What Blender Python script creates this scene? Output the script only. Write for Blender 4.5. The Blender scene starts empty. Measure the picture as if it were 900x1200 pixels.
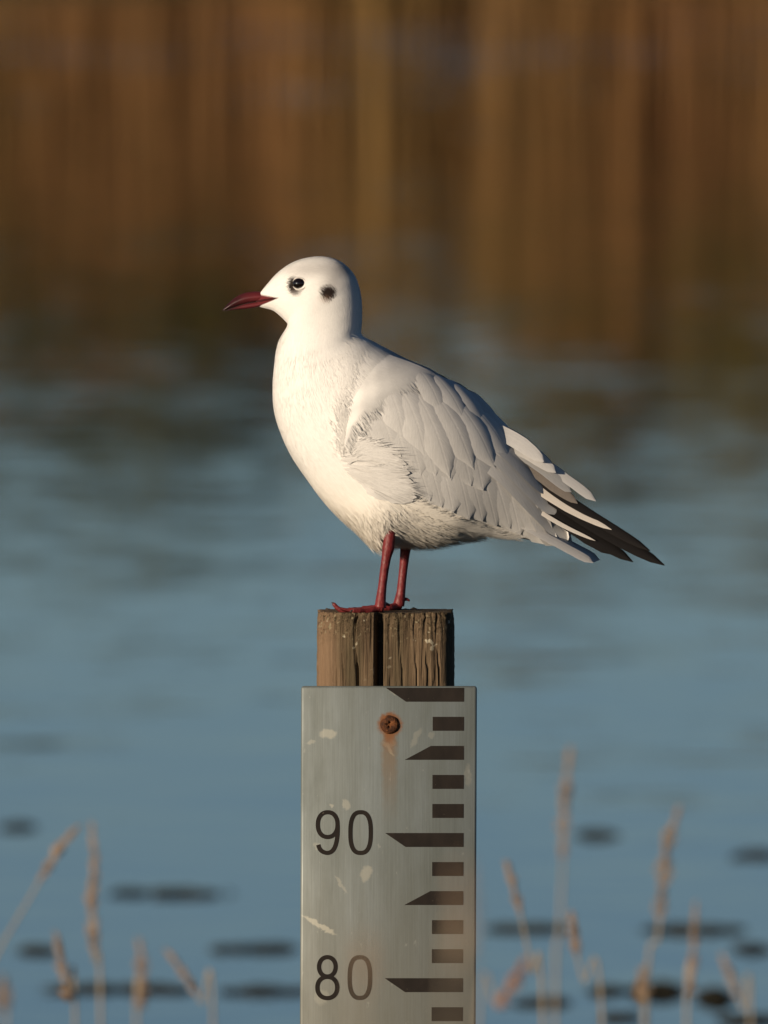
import bpy, bmesh, math, random
import numpy as np
from mathutils import Vector
from mathutils.bvhtree import BVHTree

R = math.radians
rng = np.random.default_rng(7)
random.seed(7)
sc = bpy.context.scene
COL = sc.collection

# ------------------------------------------------------------------ camera
S = 1700.0                     # photograph pixels per metre at the post
DIST, HCAM, PITCH = 16.0, 1.42, R(1.6)
ZC = HCAM - DIST * math.tan(PITCH)
cam = bpy.data.cameras.new('camera')
cam_o = bpy.data.objects.new('camera', cam); COL.objects.link(cam_o)
cam_o.location = (0, -DIST, HCAM)
cam_o.rotation_euler = (math.pi / 2 - PITCH, 0, 0)
cam.sensor_fit = 'VERTICAL'; cam.sensor_height = 36
cam.lens = 36 * (DIST / math.cos(PITCH)) / (1200 / S)
cam.clip_start = 0.1; cam.clip_end = 6000
cam.dof.use_dof = True
cam.dof.focus_distance = DIST - 0.035
cam.dof.aperture_fstop = cam.lens / 29.0        # a 29 mm wide entrance pupil
sc.camera = cam_o

# ------------------------------------------------------------------ light
SUN_AZ, SUN_EL = R(180 + 46), R(9.5)
world = bpy.data.worlds.new('World'); sc.world = world; world.use_nodes = True
wn = world.node_tree
sky = wn.nodes.new('ShaderNodeTexSky'); sky.sky_type = 'NISHITA'; sky.sun_disc = False
sky.sun_elevation = SUN_EL; sky.sun_rotation = SUN_AZ
sky.altitude = 0; sky.air_density = 0.56; sky.dust_density = 0.2; sky.ozone_density = 2.3
wn.links.new(sky.outputs[0], wn.nodes['Background'].inputs[0])
wn.nodes['Background'].inputs[1].default_value = 0.052
sun = bpy.data.lights.new('sun', 'SUN'); sun.energy = 5.0; sun.angle = R(0.53); sun.color = (1.0, 0.83, 0.63)
sun_o = bpy.data.objects.new('sun', sun); COL.objects.link(sun_o)
SUN_DIR = Vector((math.sin(SUN_AZ) * math.cos(SUN_EL), math.cos(SUN_AZ) * math.cos(SUN_EL), math.sin(SUN_EL)))
sun_o.rotation_euler = SUN_DIR.to_track_quat('Z', 'Y').to_euler()
sun_o.location = SUN_DIR * 30
vs = sc.view_settings
vs.view_transform = 'Standard'; vs.look = 'None'; vs.gamma = 1; vs.use_curve_mapping = False
vs.exposure = 0.0
sc.render.engine = 'CYCLES'
sc.cycles.use_denoising = True
sc.cycles.max_bounces = 8

# ------------------------------------------------------------------ helpers
def P(px, py, y=0.0):
    """photograph pixel -> point in the plane of the bird (y = metres away from it)"""
    return Vector(((px - 450) / S, y, ZC + (600 - py) / S))

def RAY(px, py, d):
    """point on the sight line of a pixel at ground distance d from the camera"""
    v = math.tan(PITCH - math.atan((600 - py) / S / DIST * math.cos(PITCH)))
    return Vector(((px - 450) / S * d / DIST, d - DIST, HCAM - d * v))

def link(name, me, parent=None, mats=()):
    o = bpy.data.objects.new(name, me); COL.objects.link(o)
    if parent is not None: o.parent = parent
    for m in mats: me.materials.append(m)
    return o

def mesh(name, verts, faces, mat=None, parent=None, smooth=True, cols=None, uvs=None, colname='tint'):
    me = bpy.data.meshes.new(name)
    me.from_pydata([tuple(v) for v in verts], [], faces)
    if smooth: me.polygons.foreach_set('use_smooth', [True] * len(me.polygons))
    if cols is not None:
        a = me.attributes.new(colname, 'FLOAT_COLOR', 'POINT')
        c = np.ones((len(verts), 4), np.float32); c[:, :3] = np.asarray(cols)[:, :3]
        a.data.foreach_set('color', c.ravel())
    if uvs is not None:
        l = me.uv_layers.new(name='UVMap')
        idx = np.empty(len(me.loops), np.int32); me.loops.foreach_get('vertex_index', idx)
        l.data.foreach_set('uv', np.asarray(uvs, np.float32)[idx].ravel())
    me.update()
    return link(name, me, parent, [mat] if mat else [])

def empty(name, loc=(0, 0, 0)):
    o = bpy.data.objects.new(name, None); COL.objects.link(o); o.location = loc
    o.empty_display_size = 0.02
    return o

def tag(o, label=None, cat=None, group=None, kind=None):
    if label: o['label'] = label
    if cat: o['category'] = cat
    if group: o['group'] = group
    if kind: o['kind'] = kind
    return o

def keep(o, parent):
    """parent without moving (parents are unrotated empties)"""
    o.parent = parent
    o.location = Vector(o.location) - parent.location
    return o

def sstep(a, b, x):
    t = np.clip((np.asarray(x, float) - a) / (b - a), 0, 1); return t * t * (3 - 2 * t)

def catmull(pts, n):
    p = np.asarray(pts, float); k = len(p)
    t = np.linspace(0, k - 1, n); i = np.minimum(t.astype(int), k - 2); f = (t - i)[:, None]
    p0 = p[np.maximum(i - 1, 0)]; p1 = p[i]; p2 = p[i + 1]; p3 = p[np.minimum(i + 2, k - 1)]
    return 0.5 * (2 * p1 + (p2 - p0) * f + (2 * p0 - 5 * p1 + 4 * p2 - p3) * f ** 2 + (3 * p1 - p0 - 3 * p2 + p3) * f ** 3)

def grid_faces(nr, nc, closed=False, off=0):
    fs = []
    for i in range(nr - 1):
        for j in range(nc if closed else nc - 1):
            a = off + i * nc + j; b = off + i * nc + (j + 1) % nc
            fs.append((a, b, b + nc, a + nc))
    return fs

def tube(pts, rad, n=10, cap=True, flat=None):
    """verts, faces of a tapered tube along pts"""
    pts = [Vector(p) for p in pts]; V = []; up = Vector((0.13, 1, 0.21)).normalized()
    for i, p in enumerate(pts):
        t = (pts[min(i + 1, len(pts) - 1)] - pts[max(i - 1, 0)]).normalized()
        a = up.cross(t).normalized(); b = t.cross(a).normalized()
        for k in range(n):
            th = 2 * math.pi * k / n
            V.append(p + a * math.cos(th) * rad[i] + b * math.sin(th) * rad[i])
    F = grid_faces(len(pts), n, True)
    if cap:
        V.append(pts[0]); V.append(pts[-1]); m = len(V)
        for k in range(n):
            F.append((m - 2, (k + 1) % n, k))
            o = (len(pts) - 1) * n
            F.append((m - 1, o + k, o + (k + 1) % n))
    return V, F

class MB:
    def __init__(s): s.v = []; s.f = []; s.c = []
    def add(s, V, F, col=None):
        o = len(s.v); s.v += [tuple(v) for v in V]; s.f += [tuple(i + o for i in f) for f in F]
        if col is not None: s.c += [col] * len(V)
    def build(s, name, mat, parent=None, smooth=True):
        return mesh(name, s.v, s.f, mat, parent, smooth, s.c if s.c else None)

# node helper
class NT:
    def __init__(s, name, rough=0.8, spec=0.3):
        s.m = bpy.data.materials.new(name); s.m.use_nodes = True
        s.t = s.m.node_tree; s.b = s.t.nodes['Principled BSDF']
        s.b.inputs['Roughness'].default_value = rough
        s.b.inputs['Specular IOR Level'].default_value = spec
    def put(s, sock, v):
        if isinstance(v, (int, float)): sock.default_value = v
        elif isinstance(v, (tuple, list)):
            sock.default_value = tuple(v) + (1,) if len(v) == 3 and sock.type == 'RGBA' else tuple(v)
        else: s.t.links.new(v, sock)
    def node(s, typ, **kw):
        n = s.t.nodes.new(typ)
        for k, v in kw.items(): setattr(n, k, v)
        return n
    def obj(s): return s.node('ShaderNodeTexCoord').outputs['Object']
    def uv(s): return s.node('ShaderNodeTexCoord').outputs['UV']
    def attr(s, name): return s.node('ShaderNodeAttribute', attribute_name=name).outputs['Color']
    def math(s, op, a, b=0.0, c=0.0, clamp=False):
        n = s.node('ShaderNodeMath', operation=op, use_clamp=clamp)
        for i, v in enumerate((a, b, c)): s.put(n.inputs[i], v)
        return n.outputs[0]
    def vmath(s, op, a, b=(0, 0, 0)):
        n = s.node('ShaderNodeVectorMath', operation=op); s.put(n.inputs[0], a); s.put(n.inputs[1], b)
        return n.outputs['Value'] if op in ('LENGTH', 'DISTANCE', 'DOT_PRODUCT') else n.outputs[0]
    def sep(s, v):
        n = s.node('ShaderNodeSeparateXYZ'); s.put(n.inputs[0], v); return n.outputs
    def comb(s, x, y, z):
        n = s.node('ShaderNodeCombineXYZ')
        for i, v in enumerate((x, y, z)): s.put(n.inputs[i], v)
        return n.outputs[0]
    def noise(s, vec, scale, detail=3, rough=0.55, out='Fac', dist=0.0):
        n = s.node('ShaderNodeTexNoise'); s.put(n.inputs['Vector'], vec)
        n.inputs['Scale'].default_value = scale; n.inputs['Detail'].default_value = detail
        n.inputs['Roughness'].default_value = rough; n.inputs['Distortion'].default_value = dist
        return n.outputs[out]
    def ramp(s, f, *st):
        n = s.node('ShaderNodeValToRGB'); e = n.color_ramp.elements
        while len(e) < len(st): e.new(0.5)
        for el, (p, c) in zip(e, st): el.position = p; el.color = tuple(c) + (1,) if len(c) == 3 else c
        s.put(n.inputs[0], f); return n.outputs[0]
    def maprange(s, f, a, b, c=0.0, d=1.0):
        n = s.node('ShaderNodeMapRange', interpolation_type='SMOOTHSTEP'); s.put(n.inputs[0], f)
        for i, v in enumerate((a, b, c, d)): n.inputs[i + 1].default_value = v
        return n.outputs[0]
    def mix(s, f, a, b, mode='MIX'):
        n = s.node('ShaderNodeMix', data_type='RGBA', blend_type=mode)
        s.put(n.inputs['Factor'], f); s.put(n.inputs[6], a); s.put(n.inputs[7], b)
        return n.outputs[2]
    def color(s, v): s.put(s.b.inputs['Base Color'], v)
    def bump(s, h, strength=0.5, dist=0.001):
        n = s.node('ShaderNodeBump'); n.inputs['Strength'].default_value = strength; n.inputs['Distance'].default_value = dist
        s.put(n.inputs['Height'], h); s.t.links.new(n.outputs[0], s.b.inputs['Normal']); return n

# ------------------------------------------------------------------ materials
def mat_plumage():
    n = NT('plumage', 0.85, 0.15); o = n.obj()
    c = n.attr('tint')
    f = n.noise(o, 260, 4, 0.6)
    n.color(n.mix(1.0, c, n.ramp(f, (0.25, (0.92, 0.92, 0.92)), (0.7, (1, 1, 1))), 'MULTIPLY'))
    n.b.inputs['Sheen Weight'].default_value = 0.06
    n.bump(n.noise(n.vmath('MULTIPLY', o, (1.0, 1.0, 1.6)), 420, 4, 0.6), 0.12, 0.001)
    return n.m
def mat_barbs():
    n = NT('soft_barbs', 0.9, 0.1)
    n.color(n.attr('tint'))
    n.b.inputs['Sheen Weight'].default_value = 0.04
    return n.m
def mat_feather():
    n = NT('vane', 0.62, 0.3)
    u = n.uv(); sx = n.sep(u)
    a = n.math('ABSOLUTE', n.math('SUBTRACT', sx[0], 0.5))
    chev = n.comb(n.math('MULTIPLY', a, 4.0), n.math('SUBTRACT', n.math('MULTIPLY', sx[1], 19.0), n.math('MULTIPLY', a, 13.0)), 0.0)
    nz = n.noise(chev, 2.2, 3, 0.65)
    shaft = n.maprange(a, 0.012, 0.05, 1.0, 0.0)
    edge = n.maprange(a, 0.36, 0.5, 0.0, 1.0)
    c = n.attr('tint')
    c = n.mix(1.0, c, n.ramp(nz, (0.3, (0.84, 0.84, 0.84)), (0.7, (1.06, 1.06, 1.06))), 'MULTIPLY')
    c = n.mix(n.math('MULTIPLY', shaft, 0.16), c, (0.66, 0.64, 0.60))
    c = n.mix(n.math('MULTIPLY', edge, 0.12), c, (0.80, 0.78, 0.75))
    n.color(c)
    h = n.math('ADD', n.math('MULTIPLY', nz, 0.6), n.math('MULTIPLY', shaft, 0.5))
    n.bump(h, 0.22, 0.0005)
    return n.m
def mat_dark_feather():
    n = NT('dark_vane', 0.6, 0.2)
    u = n.uv(); sx = n.sep(u)
    a = n.math('ABSOLUTE', n.math('SUBTRACT', sx[0], 0.5))
    chev = n.comb(n.math('MULTIPLY', a, 4.0), n.math('SUBTRACT', n.math('MULTIPLY', sx[1], 70.0), n.math('MULTIPLY', a, 30.0)), 0.0)
    nz = n.noise(chev, 2.0, 3, 0.65)
    c = n.mix(1.0, n.attr('tint'), n.ramp(nz, (0.3, (0.7, 0.7, 0.7)), (0.7, (1.2, 1.2, 1.2))), 'MULTIPLY')
    n.color(c); n.bump(nz, 0.35, 0.0005)
    return n.m
def mat_red():
    n = NT('red_skin', 0.5, 0.35); o = n.obj()
    f = n.noise(o, 330, 4, 0.6)
    c = n.mix(1.0, n.attr('tint'), n.ramp(f, (0.3, (0.7, 0.62, 0.62)), (0.68, (1.15, 1.15, 1.15))), 'MULTIPLY')
    n.color(c)
    vo = n.node('ShaderNodeTexVoronoi'); n.put(vo.inputs['Vector'], n.vmath('MULTIPLY', o, (1, 1, 0.6))); vo.inputs['Scale'].default_value = 620
    n.bump(n.math('ADD', vo.outputs['Distance'], n.math('MULTIPLY', f, 0.6)), 0.28, 0.0008)
    return n.m
def mat_horn():
    n = NT('bill_horn', 0.33, 0.5); o = n.obj()
    f = n.noise(n.vmath('MULTIPLY', o, (0.35, 1, 1)), 420, 4, 0.6)
    n.color(n.mix(1.0, n.attr('tint'), n.ramp(f, (0.3, (0.75, 0.7, 0.7)), (0.68, (1.15, 1.12, 1.12))), 'MULTIPLY'))
    n.bump(f, 0.25, 0.0006)
    return n.m
def mat_eye():
    n = NT('eye_gloss', 0.06, 0.6); n.color((0.008, 0.005, 0.004))
    n.b.inputs['Coat Weight'].default_value = 0.6; n.b.inputs['Coat Roughness'].default_value = 0.03
    return n.m
def mat_plain(name, col, rough=0.8, spec=0.3):
    n = NT(name, rough, spec); o = n.obj()
    f = n.noise(o, 300, 3, 0.6)
    n.color(n.mix(1.0, col, n.ramp(f, (0.3, (0.8, 0.8, 0.8)), (0.7, (1.1, 1.1, 1.1))), 'MULTIPLY'))
    return n.m
def mat_wood():
    n = NT('weathered_wood', 0.88, 0.2); o = n.obj()
    st = n.vmath('MULTIPLY', o, (1.0, 1.0, 0.045))
    g = n.noise(st, 330, 5, 0.62); g2 = n.noise(st, 95, 4, 0.6); patch = n.noise(n.vmath('MULTIPLY', o, (1, 1, 0.35)), 38, 4, 0.6)
    c = n.ramp(g, (0.28, (0.040, 0.026, 0.016)), (0.48, (0.115, 0.078, 0.046)), (0.72, (0.22, 0.155, 0.095)))
    c = n.mix(n.maprange(g2, 0.40, 0.66), c, (0.088, 0.066, 0.038))
    c = n.mix(n.math('MULTIPLY', n.maprange(patch, 0.48, 0.72), 0.55), c, (0.078, 0.066, 0.036))
    # sun-facing flank: warm light painted into the wood colour as a paler strip
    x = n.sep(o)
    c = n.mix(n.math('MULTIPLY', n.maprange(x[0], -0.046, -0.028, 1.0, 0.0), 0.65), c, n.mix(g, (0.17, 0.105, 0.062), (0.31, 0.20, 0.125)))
    # worn, lichen-flecked end
    top = n.maprange(x[2], -0.026, -0.003, 0.0, 1.0)
    fl = n.noise(o, 380, 4, 0.7)
    c = n.mix(n.math('MULTIPLY', top, n.maprange(fl, 0.50, 0.62)), c, (0.055, 0.040, 0.022))
    fl2 = n.noise(n.vmath('ADD', o, (3.1, 1.7, 0.4)), 240, 3, 0.6)
    c = n.mix(n.math('MULTIPLY', top, n.maprange(fl2, 0.60, 0.66)), c, (0.25, 0.21, 0.13))
    fl3 = n.noise(n.vmath('ADD', o, (0.1, 7.7, 0.4)), 85, 3, 0.6)
    c = n.mix(n.math('MULTIPLY', n.maprange(x[2], -0.04, -0.01, 0.15, 0.9), n.maprange(fl3, 0.655, 0.69)), c, (0.50, 0.45, 0.33))
    n.color(c)
    n.bump(n.math('ADD', g, n.math('MULTIPLY', n.math('MULTIPLY', fl, top), 1.2)), 0.8, 0.0022)
    return n.m
def mat_plate():
    n = NT('brushed_metal', 0.5, 0.5); o = n.obj(); x = n.sep(o)
    st = n.vmath('MULTIPLY', o, (1, 1, 0.02))
    g = n.noise(st, 900, 3, 0.6); b = n.noise(n.vmath('MULTIPLY', o, (1, 1, 0.30)), 34, 5, 0.62); b2 = n.noise(n.vmath('MULTIPLY', o, (1, 1, 0.12)), 75, 4, 0.6)
    c = n.ramp(b, (0.28, (0.128, 0.147, 0.141)), (0.52, (0.167, 0.190, 0.188)), (0.75, (0.215, 0.244, 0.246)))
    c = n.mix(1.0, c, n.ramp(g, (0.25, (0.86, 0.86, 0.85)), (0.75, (1.08, 1.08, 1.08))), 'MULTIPLY')
    c = n.mix(1.0, c, n.ramp(b2, (0.3, (0.88, 0.87, 0.83)), (0.7, (1.06, 1.06, 1.06))), 'MULTIPLY')
    # warmer and slightly darker towards the bottom
    c = n.mix(n.maprange(x[2], -0.09, -0.24, 0.0, 0.45), c, (0.165, 0.152, 0.118))
    # pale scuffs and droppings, each with its own shape
    warp = n.vmath('SCALE', n.vmath('SUBTRACT', n.noise(o, 210, 3, 0.6, 'Color'), (0.5, 0.5, 0.5))); warp.node.inputs['Scale'].default_value = 0.0055
    q = n.sep(n.vmath('ADD', o, warp))
    for (px, py, rx, rz, ang, amt) in SCUFFS:
        dx = n.math('SUBTRACT', q[0], (px - 450) / S); dz = n.math('SUBTRACT', q[2], (801 - py) / S)
        ca, sa = math.cos(ang), math.sin(ang)
        e1 = n.math('MULTIPLY', n.math('ADD', n.math('MULTIPLY', dx, ca), n.math('MULTIPLY', dz, sa)), S / rx)
        e2 = n.math('MULTIPLY', n.math('SUBTRACT', n.math('MULTIPLY', dz, ca), n.math('MULTIPLY', dx, sa)), S / rz)
        d = n.math('ADD', n.math('MULTIPLY', e1, e1), n.math('MULTIPLY', e2, e2))
        c = n.mix(n.maprange(d, 0.35, 1.3, amt, 0.0), c, (0.36, 0.35, 0.29))
    fl = n.noise(n.vmath('MULTIPLY', o, (1, 1, 0.5)), 150, 3, 0.6)
    c = n.mix(n.maprange(fl, 0.66, 0.72, 0.0, 0.35), c, (0.33, 0.34, 0.31))
    # rust bleeding from the bolt
    bx = n.math('SUBTRACT', q[0], (456.5 - 450) / S); bz = n.math('SUBTRACT', q[2], (801 - 846) / S)
    r = n.math('SQRT', n.math('ADD', n.math('MULTIPLY', bx, bx), n.math('MULTIPLY', bz, bz)))
    halo = n.maprange(r, 0.0062, 0.0098, 0.95, 0.0)
    streak = n.math('MULTIPLY', n.maprange(n.math('ABSOLUTE', bx), 0.003, 0.0068, 1.0, 0.0),
                    n.math('MULTIPLY', n.maprange(bz, -0.0745, -0.008, 0.0, 0.62), n.maprange(bz, 0.0, -0.004, 0.0, 1.0)))
    streak = n.math('MULTIPLY', streak, n.maprange(b2, 0.25, 0.6, 0.55, 1.0))
    c = n.mix(streak, c, (0.185, 0.110, 0.048))
    drip = n.math('MULTIPLY', n.maprange(n.math('ABSOLUTE', bx), 0.0015, 0.0052, 1.0, 0.0), n.math('MULTIPLY', n.maprange(bz, -0.021, -0.006, 0.0, 0.95), n.maprange(bz, 0.0, -0.004, 0.0, 1.0)))
    c = n.mix(n.math('MAXIMUM', halo, drip), c, (0.20, 0.080, 0.025))
    n.color(c)
    n.b.inputs['Metallic'].default_value = 0.25
    n.put(n.b.inputs['Roughness'], n.maprange(b, 0.3, 0.7, 0.62, 0.46))
    n.bump(n.math('ADD', g, b), 0.12, 0.0005)
    return n.m
SCUFFS = [(385, 857, 11, 6, 0.0, .55), (365, 866, 6, 3, 0.3, .35), (406, 939, 5, 7, 0.2, .45), (389, 941, 2.5, 2.5, 0, .5), (429, 1020, 7, 10, -0.2, .55),
          (374, 1080, 24, 3.2, -0.52, .75), (400, 1033, 13, 2.2, -0.95, .35), (456, 874, 11, 2.3, -0.9, .95), (459, 868, 4, 5, 0, .6),
          (487, 862, 3, 14, -0.45, .3), (372, 988, 5, 5, 0, .3), (462, 808, 4, 4, 0, .4), (377, 1165, 9, 9, 0, .25), (505, 858, 4, 4, 0, .3), (548, 905, 4, 14, 0, .3)]
def mat_mark():
    n = NT('dark_enamel', 0.6, 0.2); o = n.obj()
    f = n.noise(n.vmath('MULTIPLY', o, (1, 1, 0.4)), 120, 4, 0.6)
    c = n.ramp(f, (0.3, (0.010, 0.0075, 0.006)), (0.7, (0.019, 0.014, 0.011)))
    ch = n.noise(o, 520, 3, 0.6)
    c = n.mix(n.maprange(ch, 0.69, 0.73, 0, 0.6), c, (0.20, 0.17, 0.13))
    n.color(c); return n.m
def mat_rust():
    n = NT('rust', 0.85, 0.25); o = n.obj(); f = n.noise(o, 260, 4, 0.65)
    n.color(n.ramp(f, (0.3, (0.025, 0.012, 0.007)), (0.5, (0.075, 0.027, 0.010)), (0.7, (0.24, 0.09, 0.03))))
    n.bump(f, 0.8, 0.0015); return n.m
def mat_dry(name, a, b, trans=0.3):
    n = NT(name, 0.8, 0.2); o = n.obj(); f = n.noise(o, 90, 3, 0.6)
    n.color(n.ramp(f, (0.3, a), (0.7, b)))
    return n.m
def mat_leaf(name, a, b):
    n = NT(name, 0.6, 0.3); f = n.noise(n.obj(), 1.1, 3, 0.6)
    n.color(n.ramp(f, (0.3, a), (0.7, b))); return n.m
def mat_ground(name, a, b):
    n = NT(name, 0.95, 0.1); f = n.noise(n.obj(), 6, 6, 0.65)
    n.color(n.ramp(f, (0.3, a), (0.7, b))); n.bump(f, 0.5, 0.03); return n.m
def mat_water():
    n = NT('lake_water', 0.02, 0.5)
    n.b.inputs['IOR'].default_value = 1.33
    n.color((0.018, 0.026, 0.024))
    geo = n.node('ShaderNodeNewGeometry').outputs['Position']
    xs = n.sep(geo)
    # wind patches: stronger ripples in drifting cat's paws
    pv = n.vmath('MULTIPLY', geo, (0.9, 0.055, 0))
    patch = n.maprange(n.noise(pv, 1.0, 3, 0.55), 0.40, 0.70, 0.7, 1.7)
    band = n.maprange(n.noise(n.vmath('MULTIPLY', geo, (0.30, 0.06, 0)), 1.0, 2, 0.5), 0.42, 0.62, 0.35, 1.0)
    patch = n.math('MULTIPLY', patch, n.math('ADD', 1.0, n.math('MULTIPLY', band, n.maprange(xs[1], 95, 205, 0.0, 10.0))))
    c1 = n.vmath('SUBTRACT', n.noise(n.vmath('MULTIPLY', geo, (1.0, 1.6, 0)), 1.5, 3, 0.55, 'Color'), (0.5, 0.5, 0.5))
    c2 = n.vmath('SUBTRACT', n.noise(n.vmath('MULTIPLY', geo, (1.0, 2.0, 0)), 5.5, 2, 0.5, 'Color'), (0.5, 0.5, 0.5))
    k1 = n.vmath('SCALE', c1); n.put(k1.node.inputs['Scale'], n.math('MULTIPLY', patch, 0.013))
    k2 = n.vmath('SCALE', c2); n.put(k2.node.inputs['Scale'], n.math('MULTIPLY', patch, 0.028))
    nn = n.sep(n.vmath('ADD', k1, k2))
    nv = n.vmath('NORMALIZE', n.comb(nn[0], nn[1], 1.0))
    n.t.links.new(nv, n.b.inputs['Normal'])
    return n.m

M = dict(plumage=mat_plumage(), barbs=mat_barbs(), vane=mat_feather(), dark=mat_dark_feather(), red=mat_red(), horn=mat_horn(), eye=mat_eye(),
         lid=mat_plain('eyelid', (0.62, 0.58, 0.54)), claw=mat_plain('claw', (0.03, 0.02, 0.018), 0.4, 0.5), wood=mat_wood(), plate=mat_plate(), mark=mat_mark(), rust=mat_rust(),
         stem=mat_dry('dry_stem', (0.24, 0.20, 0.15), (0.34, 0.285, 0.21)), head=mat_dry('dry_seed_head', (0.25, 0.175, 0.12), (0.38, 0.275, 0.19)),
         rust_head=mat_dry('orange_seed_head', (0.30, 0.15, 0.07), (0.42, 0.22, 0.115)),
         weed=mat_leaf('floating_weed', (0.018, 0.017, 0.011), (0.045, 0.040, 0.024)),
         reed=None, water=mat_water(), bank=mat_ground('bank_soil', (0.05, 0.045, 0.022), (0.13, 0.11, 0.05)))

# ------------------------------------------------------------------ the setting
def sheet(name, x0, x1, y0, y1, z, mat):
    o = mesh(name, [(x0, y0, z), (x1, y0, z), (x1, y1, z), (x0, y1, z)], [(0, 1, 2, 3)], mat, smooth=False)
    return tag(o, kind='structure')
sheet('water', -1500, 1500, -4, 246, 0.0, M['water'])

def near_bank():
    xs = np.concatenate([[-400, -60, -20], np.linspace(-8, 8, 50), [20, 60, 400]]); ys = np.concatenate([[-300, -60, -25], np.linspace(-18, -1.6, 45)])
    V = []
    for y in ys:
        for x in xs:
            z = 0.30 - 0.75 * float(sstep(-5.6, -1.6, y)) + 0.03 * math.sin(x * 2.1 + y) * math.cos(y * 1.7 - x * .6)
            V.append((x, y, z))
    tag(mesh('near_bank', V, grid_faces(len(ys), len(xs)), M['bank']), kind='structure')
near_bank()
YB = 244.0
def far_bank():
    xs = np.linspace(-700, 700, 141); ys = [YB - 3, YB, YB + 2, YB + 8, YB + 30, YB + 90, YB + 400, YB + 1500]
    zz = [-0.4, 0.05, 0.35, 0.5, 0.6, 0.8, 1.0, 1.0]
    V = [(x, y, z + 0.08 * math.sin(x * .37 + y)) for y, z in zip(ys, zz) for x in xs]
    tag(mesh('far_bank', V, grid_faces(len(ys), len(xs)), M['bank']), kind='structure')
far_bank()

# a strip of dry reeds on the far shore; the lake mirrors it
def reed_bed():
    n = NT('dry_reeds', 0.85, 0.15); n.color(n.attr('tint')); M['reed'] = n.m
    N = 26000; V = np.zeros((N * 6, 3)); F = []; C = np.zeros((N * 6, 3))
    x = np.where(rng.uniform(0, 1, N) < .6, rng.uniform(-8, 8, N), rng.uniform(-26, 26, N)); y = YB + 0.2 + rng.uniform(0, 1, N) ** 1.3 * 5.5
    hump = 3.1 + 0.35 * np.sin(x * 0.9 + 0.6) + 0.25 * np.sin(x * 2.3 + 2.0)
    h = hump * rng.uniform(0.72, 1.08, N); lean = rng.normal(0, 0.08, (N, 2)); w = rng.uniform(0.012, 0.03, N)
    th = rng.uniform(0, math.pi, N); dx, dy = np.cos(th) * w, np.sin(th) * w
    tone = 0.5 + 0.25 * np.sin(x * 1.1 + 1.0) + 0.1 * np.sin(x * 2.6 + 2); t2 = rng.uniform(0, 1, N)
    base = np.array([0.235, 0.125, 0.046]); red = np.array([0.225, 0.108, 0.044]); gold = np.array([0.235, 0.150, 0.050])
    col = base[None] + (red - base)[None] * (1 - tone)[:, None] * .8 + (gold - base)[None] * (tone ** 2)[:, None]
    col *= (0.75 + 0.5 * t2)[:, None]
    for k, (f, ww) in enumerate(((0, 1), (0.6, 1.0), (1.0, 0.25))):
        V[2 * k::6] = np.stack([x + lean[:, 0] * f * f * h - dx * ww, y + lean[:, 1] * f * f * h - dy * ww, h * f], 1)
        V[2 * k + 1::6] = np.stack([x + lean[:, 0] * f * f * h + dx * ww, y + lean[:, 1] * f * f * h + dy * ww, h * f], 1)
        C[2 * k::6] = col; C[2 * k + 1::6] = col
    for i in range(N):
        a = i * 6; F += [(a, a + 1, a + 3, a + 2), (a + 2, a + 3, a + 5, a + 4)]
    tag(mesh('reed_bed', V, F, M['reed'], cols=C), 'dry orange brown reeds along the far shore mirrored in the lake', 'reeds', kind='stuff')
reed_bed()

def bush_line():
    n = NT('olive_leaves', 0.7, 0.2); n.color(n.attr('tint'))
    V = []; F = []; C = []
    # x centre, distance behind the reeds, half width, height
    spots = [(-4.6, 8, 1.7, 5.2), (-2.9, 8.5, 1.6, 5.5), (-1.3, 9, 1.4, 4.9), (0.4, 9, 1.5, 4.7), (2.15, 8, 1.1, 5.6), (3.4, 8.5, 1.5, 5.1), (4.9, 8, 1.7, 5.4)]
    spots += [(sx * (6.6 + 2.2 * k), 8.5 + (k % 3) * .6, 1.5 + .2 * (k % 2), 4.3 + 0.5 * math.sin(k * 2.2 + sx)) for k in range(9) for sx in (-1, 1)]
    for (cx, dy, rw, H) in spots:
        H *= 1.12; rw *= 1.1
        n_l = int(2600 * rw * H / 5)
        u = rng.normal(0, 1, (n_l, 3)); u /= np.linalg.norm(u, axis=1)[:, None]; u *= rng.uniform(0.35, 1, n_l)[:, None] ** .5
        p = np.stack([cx + u[:, 0] * rw * 1.1, YB + dy + u[:, 1] * rw, H * 0.53 + u[:, 2] * H * 0.49 + 0.2], 1)
        s = rng.uniform(0.07, 0.16, n_l)
        a = rng.normal(0, 1, (n_l, 3)); a /= np.linalg.norm(a, axis=1)[:, None]
        b = np.cross(a, rng.normal(0, 1, (n_l, 3))); b /= np.linalg.norm(b, axis=1)[:, None]
        g = rng.uniform(0.6, 1.4, n_l)[:, None] * (np.array([0.100, 0.078, 0.020]) if rng.uniform() < .5 else np.array([0.072, 0.068, 0.018]))
        for i in range(n_l):
            o = len(V)
            V += [p[i] - a[i] * s[i], p[i] - b[i] * s[i] * .6, p[i] + a[i] * s[i], p[i] + b[i] * s[i] * .6]; F.append((o, o + 1, o + 2, o + 3)); C += [g[i]] * 4
        tv, tf = tube([(cx, YB + dy, 0.2), (cx + .1, YB + dy, H * .4), (cx - .1, YB + dy, H * .75)], [.09, .06, .02], 6)
        o = len(V); V += [tuple(v) for v in tv]; F += [tuple(i + o for i in f) for f in tf]; C += [(0.06, 0.045, 0.03)] * len(tv)
    tag(mesh('bush_line', V, F, n.m, smooth=False, cols=C), 'olive green bushes behind the far reeds, mirrored in the lake', 'bushes', kind='stuff')
bush_line()

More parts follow.
